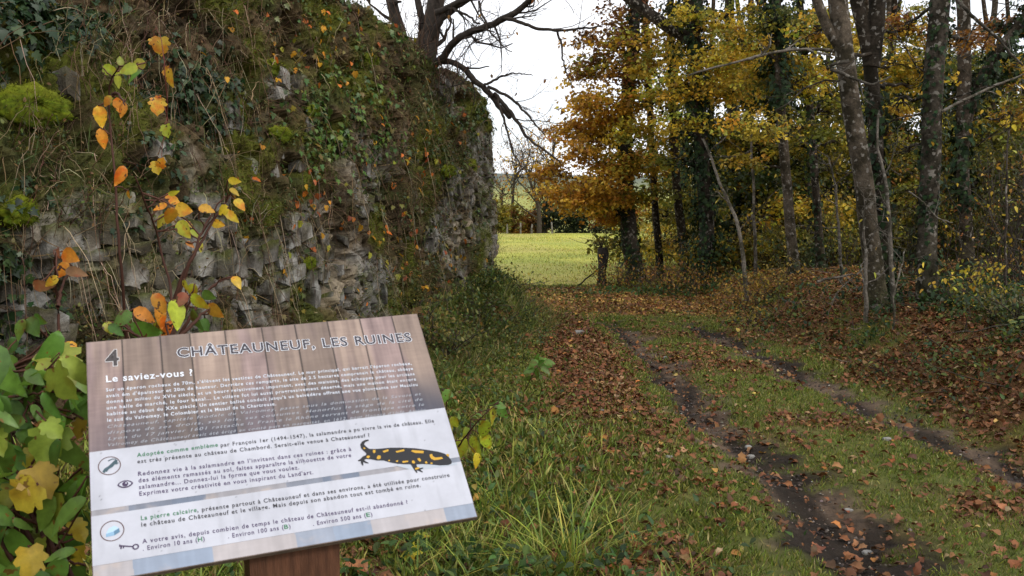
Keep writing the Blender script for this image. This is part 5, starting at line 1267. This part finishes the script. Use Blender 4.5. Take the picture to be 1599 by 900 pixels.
    # icons
    def ring(mb, cx, cy, r0, r1, c, z=.001, sy=1.0, n=40):
        th = np.linspace(0, 2 * np.pi, n, endpoint=False); V = np.vstack([np.c_[cx + r0 * np.cos(th), cy + sy * r0 * np.sin(th), 0 * th + z], np.c_[cx + r1 * np.cos(th), cy + sy * r1 * np.sin(th), 0 * th + z]])
        mb.add(V, [t for i in range(n) for t in ((i, n + i, n + (i + 1) % n), (i, n + (i + 1) % n, (i + 1) % n))], c)
    BRC = C3(.10, .05, .045); DT = C3(.05, .09, .11)
    mb = MB(); ring(mb, .0345, .2265, .0182, .0198, BRC)
    poly(mb, [(22, 216), (26, 222), (33, 226), (38, 231), (43, 236), (46, 238), (49, 236), (48, 231), (51, 230), (47, 227), (44, 228), (40, 223), (33, 219), (30, 214), (27, 215), (26, 212), (23, 214)], .001, DT); poly(mb, [(32, 238), (40, 241), (46, 240), (47, 238), (40, 239), (33, 236)], .001, DT); put(mb.build('salamander_icon', M_PRINT, None, False), board)
    mb = MB(); ring(mb, .0345, .0925, .0185, .0201, BRC)
    poly(mb, [(24, 88), (29, 98), (38, 102), (46, 96), (37, 91)], .001, C3(.42, .58, .74)); poly(mb, [(24, 88), (37, 91), (38, 83), (24, 82)], .001, C3(.24, .40, .56)); poly(mb, [(37, 91), (46, 96), (47, 88), (38, 83)], .001, C3(.10, .20, .30)); put(mb.build('stone_icon', M_PRINT, None, False), board)
    mb = MB(); PD = C3(.05, .03, .075)
    th = np.linspace(0, np.pi, 14); top = [(60 + 13.5 * math.cos(t_), 183 + 8 * math.sin(t_) ** 1.4) for t_ in th]; bot = [(60 - 13.5 * math.cos(t_), 183 - 8 * math.sin(t_) ** 1.4) for t_ in th[1:-1]]; poly(mb, top + bot, .001, PD)
    top = [(60 + 10.5 * math.cos(t_), 183 + 5.6 * math.sin(t_) ** 1.4) for t_ in th]; bot = [(60 - 10.5 * math.cos(t_), 183 - 5.6 * math.sin(t_) ** 1.4) for t_ in th[1:-1]]; poly(mb, top + bot, .0013, WHT)
    ring(mb, .060, .183, 0, .0052, PD, .0016); ring(mb, .0615, .1845, 0, .0016, WHT, .0019); put(mb.build('eye_icon', M_PRINT, None, False), board)
    mb = MB(); ring(mb, .0715, .0545, .0032, .0056, PD); poly(mb, [(46, 62.5), (66.5, 57), (66, 54.6), (46, 60)], .001, PD); poly(mb, [(47, 60), (46, 55), (48.5, 54.5), (49.5, 59)], .001, PD); poly(mb, [(51, 59), (50.3, 55.5), (52.3, 55), (53, 58.5)], .001, PD); poly(mb, [(45, 64), (46.5, 64), (46.2, 59), (44.6, 59)], .001, PD); put(mb.build('key_icon', M_PRINT, None, False), board)
    # post: slanted-top timber under the board
    mb = MB(); hx = norm(C3(ex[0], ex[1], 0)[None])[0]; hy = np.cross(UP, hx)
    cx = BL + ex * .35 + ey * .115; gz = root.location[2] - .3; n_ = 18
    V, C_ = [], []
    for sx, sy in ((-1, -1), (1, -1), (1, 1), (-1, 1)):
        p = cx + hx * sx * .083 + hy * sy * .055
        ztop = BL[2] - ((p - BL)[:2] @ ez[:2]) / ez[2] - .0145 / ez[2]
        V += [(p[0], p[1], gz), (p[0], p[1], ztop)]
    T = []
    for k_ in range(4):
        a_, b_ = 2 * k_, 2 * ((k_ + 1) % 4); T += [(a_, b_, b_ + 1), (a_, b_ + 1, a_ + 1)]
    T += [(1, 3, 5), (1, 5, 7)]
    mb.add(V, T, C3(.10, .042, .022)); post = mb.build('post', M_WOODP, root, False)
def post_mat():
    m = M_POST.copy(); m.name = 'post_timber'; N, L = m.node_tree.nodes, m.node_tree.links
    for n in N:
        if n.type == 'TEX_NOISE':
            mp_ = N.new('ShaderNodeMapping'); mp_.inputs['Scale'].default_value = (6, 6, .6); g = [q for q in N if q.type == 'TEX_COORD'][0]
            L.new(g.outputs['Object'], mp_.inputs[0]); L.new(mp_.outputs[0], n.inputs['Vector'])
    return m
M_WOODP = post_mat()
sign()
